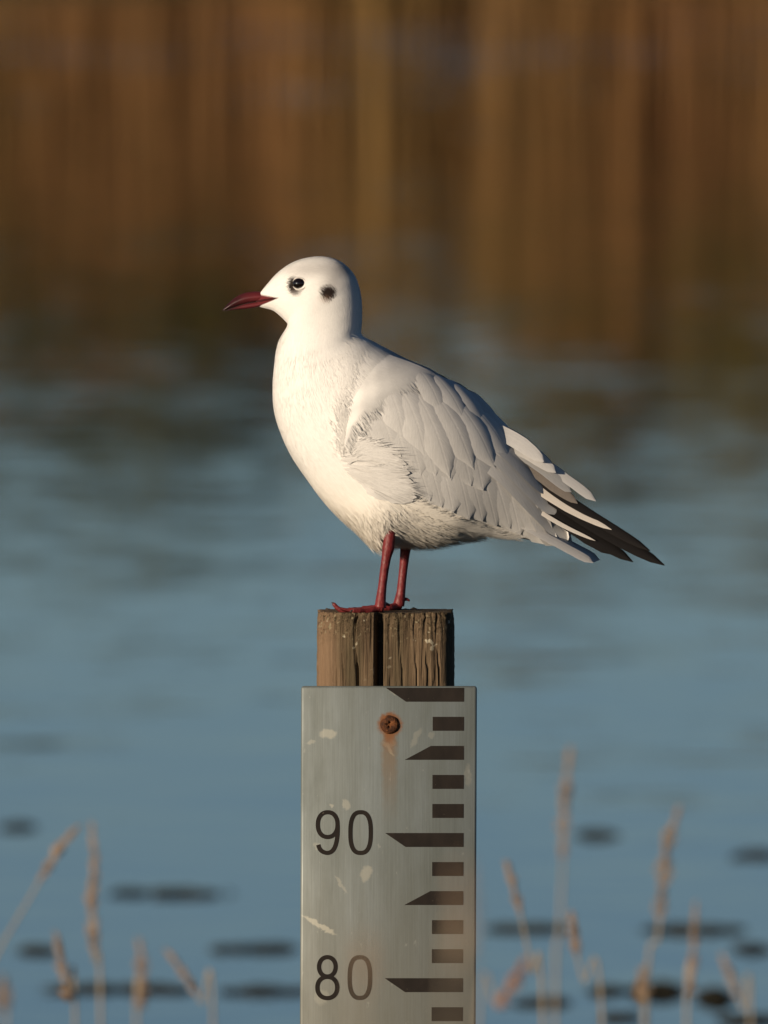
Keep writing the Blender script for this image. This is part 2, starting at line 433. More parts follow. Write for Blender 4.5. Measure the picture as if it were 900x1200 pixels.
# ------------------------------------------------------------------ wooden post
PX0, PR = 452.3, 79.8
PTOP = P(PX0, 716.0)
def post():
    nth, nz = 720, 30
    th = np.linspace(0, 2 * math.pi, nth, endpoint=False)
    # th measured so that x = sin, y = -cos: th 0 faces the camera
    r = PR * (np.abs(np.sin(th)) ** 6 + np.abs(np.cos(th)) ** 6) ** (-1 / 6)
    GR = [(rng.uniform(0, 2 * math.pi), rng.uniform(0.005, 0.018), rng.uniform(0.2, 1.5), rng.uniform(.03, .09), rng.uniform(0, 6.3)) for k in range(150)]
    def grain(z):
        g = np.zeros(nth)
        for c, w, d, fq, ph in GR:
            dd = np.angle(np.exp(1j * (th - c - .012 * math.sin(z * fq * .8 + ph * 2)))); g += d * max(0, .35 + .75 * math.sin(z * fq + ph)) * np.exp(-(dd / w) ** 2)
        return g
    r += 0.8 * np.sin(th * 3 + 1) + 0.5 * np.sin(th * 7 + 2) 
    def groove(px, half, depth):
        c = math.atan((px - PX0) / PR); dd = np.angle(np.exp(1j * (th - c)))
        return depth * (1 - sstep(0.5, 1.0, np.abs(dd) * PR / half))
    crack = groove(444.0, 6.2, 26) ; thin = groove(416.8, 1.6, 9) + groove(399, 1.0, 5) + groove(487, 0.9, 3) + groove(500, 1.2, 3.5) + groove(515, 1.0, 4) + groove(470, .9, 3) + groove(383, 1, 3)
    # flat hewn face towards the sun side
    fl = np.cos(th - R(-52)); r = np.where(fl > 0.8, np.minimum(r, PR * 1.11 / np.maximum(fl, .1)), r)
    zs = np.concatenate([[0, -1.2, -3, -5.5, -9, -14], np.linspace(-18, -100, 20), np.linspace(-150, -2300, 10)])
    V = []
    rowr = []
    for i, z in enumerate(zs):
        worn = math.exp(z / 7.0)
        rough = np.interp(th, np.linspace(0, 2 * math.pi, 140), rng.normal(0, 1, 140), period=2 * math.pi) * 1.3 * worn
        wob = np.interp(th, np.linspace(0, 2 * math.pi, 90), rng.normal(0, 1, 90), period=2 * math.pi) * 0.25
        cr = crack * (0.55 + 0.45 * sstep(-2, -16, z)) * (1 if z > -140 else 0.4)
        rr = r - cr - grain(z) - np.roll(thin, int(3 * math.sin(z * .06))) * (0.4 + 0.6 * sstep(0, -10, z)) * (.6 + .4 * math.sin(z * .07 + 1)) - 2.6 * worn + rough + wob
        rowr.append(rr)
        zz = z + (rough * 0.8 if i == 0 else 0)
        V += list(np.stack([np.sin(th) * rr, -np.cos(th) * rr, np.ones(nth) * zz], 1))
    F = [f[::-1] for f in grid_faces(len(zs), nth, True)]
    # end grain: rings shrinking to the centre
    r0 = rowr[0]; fr = np.concatenate([np.linspace(0.97, 0.1, 18), [0.02]]); base = len(V); prev = 0
    for k, f in enumerate(fr):
        rr = r0 * f
        dip = (crack > 10) * -3.0 * sstep(0.3, 0.8, f)
        zz = rng.normal(0, 0.22, nth) * (0.3 + 0.7 * f) + dip
        zz = (zz + np.roll(zz, 1) + np.roll(zz, -1)) / 3
        V += list(np.stack([np.sin(th) * rr, -np.cos(th) * rr, zz], 1))
        cur = base + k * nth
        for j in range(nth):
            a, b = prev + j, prev + (j + 1) % nth; c, d = cur + (j + 1) % nth, cur + j
            F.append((a, b, c, d))
        prev = cur
    V = np.array(V) / S
    o = mesh('wooden_post', V, F, M['wood'])
    o.location = PTOP
    bm = bmesh.new(); bm.from_mesh(o.data); bmesh.ops.recalc_face_normals(bm, faces=bm.faces); bm.to_mesh(o.data); bm.free()
    tag(o, 'weathered cracked brown wooden post under the gull, rising behind the gauge board', 'post')
post()

# ------------------------------------------------------------------ gauge board
YF = -(PR + 10) / S              # front face of the plate
def BX(px, py): return ((px - 450 - (0.0036 * (py - 801))) / S, (801 - py) / S)
def board():
    z0 = P(0, 801).z
    root = empty('gauge_board', (0, YF, z0)); tag(root, 'grey metal water level gauge board numbered 90 and 80 with dark marks', 'gauge board')
    bm = bmesh.new()
    L, Rr, H, T = 353.2, 558.6, 1990, 8.5
    vs = []
    for (px, py) in ((L, 801), (Rr, 801), (Rr, H), (L, H)):
        x, z = BX(px + (0.0036 * (py - 801)) * 0, py); vs.append((x, z))
    f = [bm.verts.new((x, 0, z)) for x, z in vs]; b = [bm.verts.new((x, T / S, z)) for x, z in vs]
    bm.faces.new(f); bm.faces.new(b[::-1])
    for i in range(4): bm.faces.new((f[(i + 1) % 4], f[i], b[i], b[(i + 1) % 4]))
    bmesh.ops.recalc_face_normals(bm, faces=bm.faces)
    bmesh.ops.bevel(bm, geom=list(bm.edges), offset=2.9 / S, segments=2, profile=0.5, affect='EDGES')
    me = bpy.data.meshes.new('plate'); bm.to_mesh(me); bm.free()
    for p in me.polygons: p.use_smooth = True
    link('plate', me, root, [M['plate']])
    def prism(name, pts, y0, y1, mat, parent=root):
        pts = [BX(*p) for p in pts]; n = len(pts)
        V = [(x, y0, z) for x, z in pts] + [(x, y1, z) for x, z in pts]
        F = [tuple(range(n)), tuple(range(2 * n - 1, n - 1, -1))] + [((i + 1) % n, i, n + i, n + (i + 1) % n) for i in range(n)]
        o = mesh(name, V, F, mat, parent, smooth=False)
        bm = bmesh.new(); bm.from_mesh(o.data); bmesh.ops.recalc_face_normals(bm, faces=bm.faces); bm.to_mesh(o.data); bm.free()
        return o
    e = -0.35 / S; bk = 0.3 / S
    step = 33.96; y = 802.9
    for k in range(0, 24):
        y = 802.9 + step * k; h = 16.3; sh = 0.0036 * (y - 801); r = 543.6
        m = k % 5
        if m == 0: pts = [(452 , y), (r, y), (r, y + h), (475.8, y + h)]
        elif m == 2: pts = [(505, y), (r, y), (r, y + h), (474.6, y + h)]
        else: pts = [(507, y), (r, y), (r, y + h), (507, y + h)]
        prism('mark', pts, e, bk, M['mark'])
    # numerals as flat strokes
    def stroke(name, path, w, closed, e=e):
        p = np.array(path, float); n = len(p)
        if closed: t = np.roll(p, -1, 0) - np.roll(p, 1, 0)
        else:
            t = np.gradient(p, axis=0)
        t /= np.linalg.norm(t, axis=1)[:, None]; nn = np.stack([-t[:, 1], t[:, 0]], 1)
        a = p + nn * w / 2; b = p - nn * w / 2
        V = []
        for q, yy in ((a, e), (b, e), (a, bk), (b, bk)):
            for pt in q:
                x, z = BX(*pt); V.append((x, yy, z))
        F = []
        m = n if closed else n - 1
        for i in range(m):
            j = (i + 1) % n
            F += [(i, j, n + j, n + i), (i, 2 * n + i, 2 * n + j, j), (n + i, n + j, 3 * n + j, 3 * n + i)]
        return V, F
    def ring(cx, cy, rx, ry, p=2.35, n=64, a0=0, a1=2 * math.pi):
        cl = abs(a1 - a0 - 2 * math.pi) < 1e-6
        t = np.linspace(a0, a1, n, endpoint=not cl)
        return np.stack([cx + rx * np.sign(np.cos(t)) * np.abs(np.cos(t)) ** (2 / p), cy + ry * np.sign(np.sin(t)) * np.abs(np.sin(t)) ** (2 / p)], 1)
    def numeral(parts):
        V = []; F = []
        for v, f in parts:
            o = len(V); V += v; F += [tuple(i + o for i in q) for q in f]
        o = mesh('numeral', V, F, M['mark'], root, smooth=False)
        bm = bmesh.new(); bm.from_mesh(o.data); bmesh.ops.recalc_face_normals(bm, faces=bm.faces); bm.to_mesh(o.data); bm.free()
        return o
    w = 5.0
    def zero(cx, cy): return numeral([stroke('', ring(cx, cy, 11.9, 23.8, 2.6), w, True)])
    def nine(cx, cy):
        bowl = ring(cx - .2, cy - 9.3, 11.5, 14.5, 2.2)
        tail = catmull([(cx + 11.3, cy - 9), (cx + 11.4, cy - 2), (cx + 10.6, cy + 8), (cx + 8.4, cy + 16.5), (cx + 4.6, cy + 22), (cx - 0.8, cy + 23.8), (cx - 6.5, cy + 22), (cx - 9.7, cy + 18.5), (cx - 11.2, cy + 14.2)], 40)
        return numeral([stroke('', bowl, w, True), stroke('', tail, w * .98, False, e * 1.35)])
    def eight(cx, cy):
        return numeral([stroke('', ring(cx, cy - 12.6, 9.7, 11.3, 2.1), w, True), stroke('', ring(cx, cy + 11.6, 11.6, 12.4, 2.15), w, True, e * 1.35)])
    nine(384.9, 972.2); zero(423.2, 972.2); eight(384.9, 1141.8); zero(423.0, 1141.8)
    # rusty round-headed bolt
    prof = [(0.3, -1.8), (2.2, -2.0), (3.2, -3.6), (4.4, -4.5), (6.4, -4.6), (8.8, -3.6), (10.4, -1.9), (11.2, 0.6)]
    V = []; n = 40
    for (rr, yy) in prof:
        for k in range(n):
            a = 2 * math.pi * k / n; q = rr * (1 + (.025 * math.sin(5 * a + rr) if rr > 5 else .30 * math.cos(4 * a + .6))); V.append(((q * math.cos(a)) / S, yy / S, (q * math.sin(a)) / S))
    o = mesh('bolt', V, [f[::-1] for f in grid_faces(len(prof), n, True)], M['rust'], root)
    x, z = BX(456.8, 846); o.location = (x, 0, z)
    bm = bmesh.new(); bm.from_mesh(o.data)
    bmesh.ops.recalc_face_normals(bm, faces=bm.faces); bm.to_mesh(o.data); bm.free()
board()

# ------------------------------------------------------------------ the gull
SEC = [  # top x,y  bottom x,y  half width  (photograph pixels)
    (303, 345.5, 299, 358, 3.5), (313, 333, 308, 360.6, 11.5), (325, 319.8, 320, 364, 19.5), (340, 309, 329, 371, 27), (357, 302.6, 335.5, 377.5, 32.5),
    (378, 300.6, 336.8, 380, 36), (398, 306, 335.8, 383.5, 38.5), (413, 319, 333.5, 387.5, 40), (420.5, 335, 330, 393, 40.5), (424, 355, 326.6, 400, 42),
    (424.3, 376, 323.6, 411, 46), (424, 392, 321.4, 428, 54), (436, 399.5, 319.6, 450, 63), (455, 409.5, 320.6, 478, 73), (478, 421.3, 327.5, 504, 81),
    (503, 432, 340, 532, 87), (526, 446.5, 358, 559.5, 90.5), (545, 458, 380, 589, 91), (561, 471, 405, 613, 88), (573, 487, 433, 632, 83),
    (585, 503, 466, 639, 75), (598, 517, 505, 640, 65), (610, 527, 540, 634, 53), (622, 541, 575, 629, 41), (633, 560, 610, 631, 29), (643, 585, 635, 636, 17), (650, 612, 647, 636, 7)]
GRE = None
def body_color(p):
    """natural pigment, plus painted sun warmth on the belly, at photograph point p (N,3: px, py, lateral px)"""
    x, y, l = p[:, 0], p[:, 1], p[:, 2]
    white = np.array([0.84, 0.82, 0.785]); grey = np.array([0.54, 0.53, 0.515])
    # grey mantle: behind a soft line that runs from the nape down past the wing bend
    d1 = (x - 437) + (y - 398) * 0.42
    d1 = d1 + 6 * np.sin(y * .21 + x * .05) + 4 * np.sin(x * .33 + l * .1)
    low = np.interp(x, [380, 400, 440, 490, 560, 620, 660], [500, 520, 556, 578, 610, 634, 650])
    back = sstep(-6, 46, d1) * sstep(4, -10, y - low) * sstep(640, 585, x)
    c = white[None] + (grey - white)[None] * back[:, None]
    def spot(cx, cy, rx, ry, amt, col, c, soft=0.55):
        q = np.sqrt(((x - cx) / rx) ** 2 + ((y - cy) / ry) ** 2); m = amt * (1 - sstep(1 - soft, 1 + soft, q)) * (np.abs(l) > 10)
        return c + (np.array(col)[None] - c) * m[:, None]
    smk = (0.16, 0.135, 0.125)
    c = spot(356, 318, 20, 6, .32, smk, c, .9); c = spot(396, 315, 18, 8, .44, smk, c, .9); c = spot(389, 330, 11, 9, .36, smk, c, .9); c = spot(368, 311, 16, 6, .2, smk, c, .9)
    c = spot(384, 341, 9.2, 8.2, 1.0, (0.022, 0.015, 0.013), c, .34)
    c = spot(381, 349, 7, 4, .35, (0.30, 0.19, 0.13), c, .8)
    c = spot(342.5, 333, 6.4, 8.8, 1.0, (0.022, 0.016, 0.014), c, .36)
    c = spot(345, 341, 6, 4.5, .75, (0.05, 0.035, 0.03), c, .6)
    # bare red gape
    mm = sstep(-.6, .6, y - (344.5 + (x - 301) * .17)) * sstep(.6, -.6, y - (361.5 - (x - 297) * .43)) * sstep(329, 325, x) * (np.abs(l) > 2)
    c = c + (np.array([0.13, 0.021, 0.024])[None] * np.where(np.abs(y - (352.6 - (x - 304) * .18)) < 1.3, .35, 1.0)[:, None] - c) * mm[:, None]
    # warm sunlight on breast and belly, tinted into the plumage colour
    st = sstep(520, 620, y) * sstep(620, 520, x)
    c = c * (1 - st[:, None] * np.array([0.0, 0.035, 0.10])[None])
    return c

NR, NS = 190, 128
def loft():
    q = catmull(SEC, NR)
    th = np.linspace(0, 2 * math.pi, NS, endpoint=False)
    T = q[:, 0:2]; B = q[:, 2:4]; w = q[:, 4]
    Cc = (T + B) / 2; A = (T - B) / 2
    p = 2.12
    ct = np.sign(np.cos(th)) * np.abs(np.cos(th)) ** (2 / p); st = np.sign(np.sin(th)) * np.abs(np.sin(th)) ** (2 / p)
    pt = Cc[:, None, :] + A[:, None, :] * ct[None, :, None]
    lat = w[:, None] * st[None, :]
    # narrower keel below, broad above
    prog = sstep(10 / 26, 15 / 26, np.linspace(0, 1, NR))[:, None]
    lat = lat * (1 - prog * 0.10 * (1 - ct[None, :]) / 2)
    return np.concatenate([pt, lat[:, :, None]], 2)           # NR,NS,3 in px
ENV = loft()
def px2w(p):
    p = np.asarray(p, float); o = np.empty(p.shape)
    o[..., 0] = (p[..., 0] - 450) / S; o[..., 1] = p[..., 2] / S; o[..., 2] = ZC + (600 - p[..., 1]) / S
    return o
ENVW = px2w(ENV)
bvh = BVHTree.FromPolygons([Vector(v) for v in ENVW.reshape(-1, 3)], grid_faces(NR, NS, True))
def hit(px, py):
    l, n, i, d = bvh.ray_cast(P(px, py, -1.0), Vector((0, 1, 0)))
    if l is None: return None
    if n.y > 0: n = -n
    return l.y * S, n

GROOT = P(455, 716)
gull = empty('gull', GROOT)
tag(gull, 'white gull with pale grey wings, red bill and red legs standing on the post', 'gull')
def soften(o, N):
    """loose barbs shade like the coat they lie on"""
    o.data.normals_split_custom_set_from_vertices([tuple(n) for n in N]); return o
def G(name, V, F, mat, parent=None, **kw):
    """gull part: world-space verts, re-based on the gull's origin"""
    V = np.asarray([tuple(v) for v in V], float) - np.array(GROOT)
    return mesh(name, V, F, mat, parent if parent is not None else gull, **kw)

def thigh(p):
    """bulges of the feathered thighs and breast puff"""
    p = p.copy(); x, y, l = p[..., 0], p[..., 1], p[..., 2]
    s = np.sign(l)
    g = np.exp(-(((x - 436) / 30) ** 2 + ((y - 608) / 30) ** 2)) * sstep(8, 30, np.abs(l))
    p[..., 2] = l + s * 9 * g
    g2 = np.exp(-(((x - 441) / 17) ** 2 + ((y - 634) / 16) ** 2)); p[..., 1] = y + 8 * g2
    return p
BODY = thigh(ENV)
def body():
    W = px2w(BODY).reshape(-1, 3)
    F = grid_faces(NR, NS, True) + [tuple(range(NS))[::-1], tuple((NR - 1) * NS + k for k in range(NS))]
    G('body', W, F, M['plumage'], cols=body_color(BODY.reshape(-1, 3)))
body()

# ---- soft contour feathering: fine barbs lying along the body
def barbs():
    W = px2w(BODY)
    du = np.gradient(W, axis=0); dv = (np.roll(W, -1, 1) - np.roll(W, 1, 1)) / 2
    nrm = np.cross(dv, du); ln = np.linalg.norm(nrm, axis=2); area = ln.copy()
    nrm /= np.maximum(ln, 1e-12)[..., None]
    ctr = W.mean(1, keepdims=True)
    if ((W - ctr) * nrm).sum() < 0: nrm = -nrm
    flow = du / np.maximum(np.linalg.norm(du, axis=2), 1e-12)[..., None]
    PXs = BODY
    x, y = PXs[..., 0], PXs[..., 1]
    # density: finer on the head
    head = sstep(400, 380, y) * (x < 440)
    dens = area * (1 + 2.0 * head); dens[:4] = 0; dens[NR - 18:] = 0
    N = 52000
    idx = rng.choice(NR * NS, N, p=(dens / dens.sum()).ravel())
    i, j = idx // NS, idx % NS
    f1 = rng.uniform(-.5, .5, N); f2 = rng.uniform(-.5, .5, N)
    b = W[i, j] + du[i, j] * f1[:, None] + dv[i, j] * f2[:, None]
    n = nrm[i, j]; t = flow[i, j]
    bx, by = x[i, j], y[i, j]
    hd = head[i, j]
    belly = sstep(575, 630, by) * (bx < 560)
    Lp = 11.0 * (1 - hd) + 4.2 * hd + 5.0 * belly
    # short near the bill
    red = (by > 343 + (bx - 301) * .17) & (by < 362.5 - (bx - 297) * .43) & (bx < 329)
    Lp = np.where(red, .6, Lp)
    Lp = Lp * (0.35 + 0.65 * sstep(300, 345, bx)) * rng.uniform(0.6, 1.25, N)
    lift = 0.003 + 0.004 * rng.uniform(0, 1, N) + 0.010 * belly * rng.uniform(0, 1, N)
    side = np.cross(n, t); side /= np.maximum(np.linalg.norm(side, axis=1), 1e-9)[:, None]
    # clumping: deflect by a smooth field so barbs gather into feather-like locks
    ph = np.sin(bx * .55 + by * .23) + np.sin(bx * .19 - by * .47 + 1.3) + np.sin((bx + by) * .33)
    t = t + side * ((0.05 + .09 * belly) * ph + rng.normal(0, .08, N))[:, None]; t /= np.linalg.norm(t, axis=1)[:, None]
    side = np.cross(n, t)
    # gravity on the belly
    t[:, 2] -= 0.35 * belly; t /= np.linalg.norm(t, axis=1)[:, None]
    L = Lp / S
    wd = (0.42 * (1 - hd) + 0.28 * hd) / S
    V = np.zeros((N * 7, 3)); K = [0, 0.45, 0.8]
    for k, f in enumerate(K):
        c = b + t * (L * f)[:, None] + n * ((lift * L) * math.sin(f * 2.4) / 0.9 + 0.10 / S)[:, None]
        ww = (wd * (1.0, 1.0, 0.6)[k])[:, None]
        V[2 * k::7] = c - side * ww; V[2 * k + 1::7] = c + side * ww
    V[6::7] = b + t * L[:, None] + n * (lift * L * 0.75)[:, None]
    a = np.arange(N) * 7
    Q = np.stack([np.stack([a + 2, a + 3, a + 1, a], 1), np.stack([a + 4, a + 5, a + 3, a + 2], 1)], 1).reshape(-1, 4)
    Tt = np.stack([a + 6, a + 5, a + 4], 1)
    pp = np.stack([bx, by, BODY[i, j, 2]], 1)
    col = body_color(pp) * (1 + rng.normal(0, .02, N))[:, None]
    col = np.clip(col, 0, .86)
    C = np.repeat(col, 7, 0)
    o = G('plumage', V, [tuple(q) for q in Q.tolist()] + [tuple(q) for q in Tt.tolist()], M['barbs'], cols=C)
    vn = np.repeat(n, 7, 0)
    o.data.normals_split_custom_set_from_vertices(vn.tolist())
    tag(o, kind='stuff')
barbs()

# ---- feathers
def feather(name, base, tip, half, off, col, mat, parent, yy=None, nn=None, bend=0.0, lift=0.3, tilt=0.015, press=0.0, tipcol=None, tiplen=0.25, side=1, blunt=0.70, camber=0.05, nu=14, nv=9, rise=0.0, colfun=None, edge_noise=0.02):
    """one vane from base to tip (photograph px).  y follows the body envelope unless yy=(base,tip) is given"""
    b = np.array(base, float); t = np.array(tip, float); d = t - b; L = np.linalg.norm(d); d /= L; pn = np.array([-d[1], d[0]])
    us = np.linspace(0, 1, nu)
    if yy is None and not rise: rise = .38
    cl = b[None] + d[None] * (us * L)[:, None] + pn[None] * (bend * L * np.sin(us * math.pi))[:, None]
    if yy is None:
        ys = []; ns = []; uh = []
        for u, c in zip(us, cl):
            h = hit(*c)
            if h is not None and h[1].y < -0.12: ys.append(h[0]); ns.append(h[1]); uh.append(u)
        if len(uh) < 3: ys = [-30, -29, -28]; ns = [Vector((0, -1, 0.3))] * 3; uh = [0, .5, 1]
        dg = 2 if uh[-1] - uh[0] > .5 else 1
        cf = np.polyfit(uh, ys, dg); dc = np.polyder(cf)
        ue = np.minimum(us, uh[-1]); Y = np.polyval(cf, ue) + np.polyval(dc, ue) * (us - ue) * .6
        na = np.array([tuple(v) for v in ns]); N = np.stack([np.polyval(np.polyfit(uh, na[:, k], 1), np.clip(us, uh[0], uh[-1])) for k in range(3)], 1)
    else:
        Y = yy[0] + (yy[1] - yy[0]) * us; N = np.repeat(np.array([nn], float), nu, 0)
    N /= np.linalg.norm(N, axis=1)[:, None]
    ctr = px2w(np.stack([cl[:, 0], cl[:, 1], Y], 1))
    ax = np.gradient(ctr, axis=0); ax /= np.linalg.norm(ax, axis=1)[:, None]
    ac = np.cross(N, ax); ac /= np.linalg.norm(ac, axis=1)[:, None]
    N2 = np.cross(ax, ac)
    V = []; C = []; UV = []
    wob = rng.normal(0, edge_noise, (nu, 2))
    for i, u in enumerate(us):
        wf = min(1.0, (0.30 + 0.9 * (u / 0.30) ** .7) if u < .3 else 1.2)
        wf = min(wf, 1.0)
        if u > blunt: q = (u - blunt) / (1 - blunt); wf *= math.sqrt(max(1 - q ** 2.2, 0.0016))
        for k in range(nv):
            v = -1 + 2 * k / (nv - 1)
            e = wob[i, 0 if v < 0 else 1] * abs(v)
            o_ = -1.5 + (off + 1.5) * (float(sstep(0, rise, u)) if rise else 1.0) + camber * half * (1 - v * v) + lift * u ** 3 - 0.8 * (1 - u) + tilt * v * half - press * float(sstep(.6, 1, u))
            p = ctr[i] + ac[i] * (v * half * wf * (1 + e)) / S + N2[i] * o_ / S
            V.append(p); UV.append(((v + 1) / 2, u))
            c = np.array(col, float)
            if tipcol is not None: c = c + (np.array(tipcol) - c) * float(sstep(1 - tiplen, 1 - tiplen * .35, u))
            if colfun: c = np.array(colfun(u, v, c))
            C.append(c)
    return G(name, V, grid_faces(nu, nv), mat, parent, cols=C, uvs=UV)

GREY = np.array([0.545, 0.535, 0.52]); PALE = np.array([0.66, 0.645, 0.62]); WHITE = np.array([0.78, 0.76, 0.73]); BLACK = np.array([0.0095, 0.008, 0.0075])
def lerp_path(pts, n, jit=0.0):
    p = catmull(pts, n); return p + rng.normal(0, jit, p.shape) if jit else p

def wing_panel():
    U = catmull([(426, 482), (446, 454), (470, 444), (505, 452), (545, 482), (580, 518), (612, 556), (640, 600), (654, 632)], 40)
    L = catmull([(424, 522), (440, 548), (465, 566), (500, 585), (540, 603), (580, 615), (615, 628), (640, 636), (652, 640)], 40)
    V = []; nv = 18; C = []
    for a, b in zip(U, L):
        row = []
        for k in range(nv):
            f = k / (nv - 1); q = a + (b - a) * f; h = hit(*q)
            row.append((q, h))
        for q, h in row:
            y = h[0] if h else -12.0
            V.append(px2w(np.array([q[0], q[1], y - 1.2]))); C.append(GREY)
    return V, grid_faces(40, nv), C
V_, F_, C_ = wing_panel()
wing = G('wing', V_, F_, M['plumage'], cols=C_)

def build_wing(w):
    def g(): return GREY * (1 + rng.normal(0, .045))
    # secondaries: long, their tips form the lower edge
    SOFT = GREY * 1.08
    bs = lerp_path([(440, 490), (480, 498), (520, 508), (560, 522), (592, 545), (612, 568)], 14, 1.2)
    ts = lerp_path([(476, 570), (504, 586), (538, 602), (572, 612), (606, 623), (636, 636), (662, 641)], 14, 1.0)
    for k in range(14):
        feather('feather', bs[k], ts[k], 15.5, 2.6, g(), M['vane'], w, bend=-.03, camber=.08, blunt=.8, press=1.6, tipcol=SOFT, tiplen=.10)
    # greater coverts
    bs = lerp_path([(440, 468), (465, 472), (500, 478), (540, 490)], 7, 1.5)
    ts = lerp_path([(462, 532), (490, 550), (526, 562), (566, 574)], 7, 2.5)
    for k in range(7):
        feather('feather', bs[k], ts[k], 20, 3.2, g(), M['vane'], w, bend=-.03, camber=.09, press=1.2, tipcol=SOFT, tiplen=.08)
    # tertials: broad, pale-tipped, over the wing tip
    for (b, t, h, o, c, tc) in (((540, 505), (667, 634), 19, 3.4, GREY, PALE), ((546, 498), (654, 604), 19, 3.9, GREY, PALE), ((552, 492), (642, 580), 18, 4.4, GREY * 1.05, PALE),
                                ((560, 486), (629, 556), 15, 4.9, GREY * 1.08, WHITE * .95)):
        feather('feather', b, t, h, o, c, M['vane'], w, bend=-.03, tipcol=tc, tiplen=.16, camber=.10)
    # scapulars: long soft feathers draping over the coverts
    for (b, t, h, o) in (((444, 436), (474, 516), 19, 3.6), ((456, 436), (500, 538), 19, 3.9), ((470, 438), (526, 557), 19, 4.2), ((488, 441), (553, 548), 19, 4.6),
                         ((506, 446), (578, 548), 18, 5.0), ((526, 456), (598, 546), 17, 5.4), ((544, 468), (612, 541), 15, 5.8)):
        feather('feather', b, t, h, o, g() * 1.02, M['vane'], w, bend=-.05, tipcol=SOFT, tiplen=.10, camber=.19, press=3.0)
    # shorter upper scapulars and mantle
    for (b, t, h, o) in (((476, 424), (516, 484), 16, 5.6), ((490, 429), (542, 494), 16, 6.0), ((510, 438), (568, 502), 14, 6.4), ((530, 450), (588, 512), 13, 6.8)):
        feather('feather', b, t, h, o, g(), M['vane'], w, bend=-.05, tipcol=SOFT, tiplen=.08, camber=.17, press=2.0)
    # smooth downy cape that blends the shoulder into the mantle
    na, nc = 36, 30
    A = catmull([(402, 516), (398, 494), (398, 468), (404, 440), (413, 416), (425, 398.5)], na); B = catmull([(409, 522), (424, 500), (448, 486), (486, 474), (520, 466), (549, 464)], na)
    V = []; C = []; Nn = []; PXs = []
    jag = np.convolve(rng.normal(0, 1, na + 4), np.ones(3) / 3, 'same')[2:-2] * 5
    for r in range(na):
        last = None
        for c in range(nc):
            f = c / (nc - 1); q = A[r] + (B[r] - A[r]) * f + (B[r] - A[r]) / max(np.linalg.norm(B[r] - A[r]), 1) * jag[r] * f ** 3
            h = hit(*q) or last; last = h
            off = -2.2 + 8.6 * float(sstep(0, .62, f)) ** 1.25 - 3.8 * float(sstep(.6, 1.0, f)); n_ = np.array(h[1])
            V.append(px2w(np.array([q[0], q[1], h[0]])) + n_ * off / S); Nn.append(n_); PXs.append((q[0], q[1], h[0]))
    C = body_color(np.array(PXs))
    G('shoulder_cape', V, grid_faces(na, nc), M['plumage'], w, cols=C)
    Vb = []; F = []; Cb = []; Nb = []; Va = np.array(V).reshape(na, nc, 3); Na = np.array(Nn).reshape(na, nc, 3); Ca = C.reshape(na, nc, 3)
    for k in range(1500):
        r = rng.integers(0, na - 1); c = min(nc - 2, int((rng.uniform(0, 1) if k % 3 else rng.uniform(.82, 1)) * (nc - 1))); fr, fc = rng.uniform(0, 1, 2)
        p = Va[r, c] * (1 - fr) * (1 - fc) + Va[r + 1, c] * fr * (1 - fc) + Va[r, c + 1] * (1 - fr) * fc + Va[r + 1, c + 1] * fr * fc
        n_ = Na[r, c]; ang = R(rng.normal(54, 8)); d = np.array([math.cos(ang), 0, -math.sin(ang)]); d = d - n_ * d.dot(n_); d /= np.linalg.norm(d)
        Ln = rng.uniform(7, 16) / S; sd = np.cross(d, n_) * .40 / S; lf = .05 / S
        b0, b1, b2 = p + n_ * .1 / S, p + d * Ln * .5 + n_ * lf, p + d * Ln - n_ * .2 / S
        o = len(Vb); Vb += [b0 - sd, b0 + sd, b1 + sd, b1 - sd, b2]; Nb += [n_] * 5; F += [(o, o + 1, o + 2, o + 3), (o + 3, o + 2, o + 4)]; Cb += [np.clip(Ca[r, c] * rng.uniform(.95, 1.05), 0, .85)] * 5
    tag(soften(G('down', Vb, F, M['barbs'], w, cols=Cb), Nb), kind='stuff')
    # primaries
    nn = (0.05, -1, 0.35)
    wt = lambda u, v, c: c
    def p_tip(a0, a1):          # dark towards the tip, pale web near the base
        return lambda u, v, c: c + (np.array(BLACK) - c) * float(sstep(a0, a1, u))
    spec = [  # base tip half y0 y1 colour mat
        ((590, 552), (741, 659), 8.5, -16, -9, BLACK, M['dark'], 3.0),
        ((596, 548), (778, 663), 8.5, -20, -11, BLACK * 1.1, M['dark'], 3.0),
        ((600, 540), (761, 646), 6.5, -23, -13, BLACK * 1.5, M['dark'], 3.0),
        ((604, 560), (716, 650), 9.0, -18, -10, BLACK * 1.2, M['dark'], 3.0)]
    for (b, t, h, y0, y1, c, m, o) in spec:
        feather('primary_feather', b, t, h, o, c, m, w, yy=(y0, y1), nn=nn, bend=.02, lift=0, blunt=.55, camber=.12)
    feather('primary_feather', (606, 556), (716, 621), 4.8, 3, np.array([0.66, 0.60, 0.53]), M['vane'], w, yy=(-26, -17), nn=nn, bend=.035, lift=0, blunt=.35)
    feather('primary_feather', (618, 590), (697, 634), 2.6, 3, np.array([0.66, 0.61, 0.55]), M['vane'], w, yy=(-25, -16), nn=nn, bend=.03, lift=0, blunt=.35)
    feather('primary_feather', (604, 530), (676, 590), 7.5, 3, np.array([0.22, 0.19, 0.165]), M['dark'], w, yy=(-28, -18), nn=nn, bend=.02, lift=0, blunt=.4)
    # white inner tertials over the back of the wing tip
    feather('feather', (568, 500), (636, 541), 10, 3, WHITE * .9, M['vane'], w, yy=(-34, -34), nn=(0.1, -1, 0.6), bend=-.05, lift=0, blunt=.5, colfun=lambda u, v, c: GREY * .9 + (c - GREY * .9) * float(sstep(.12, .5, u + .08 * v)))
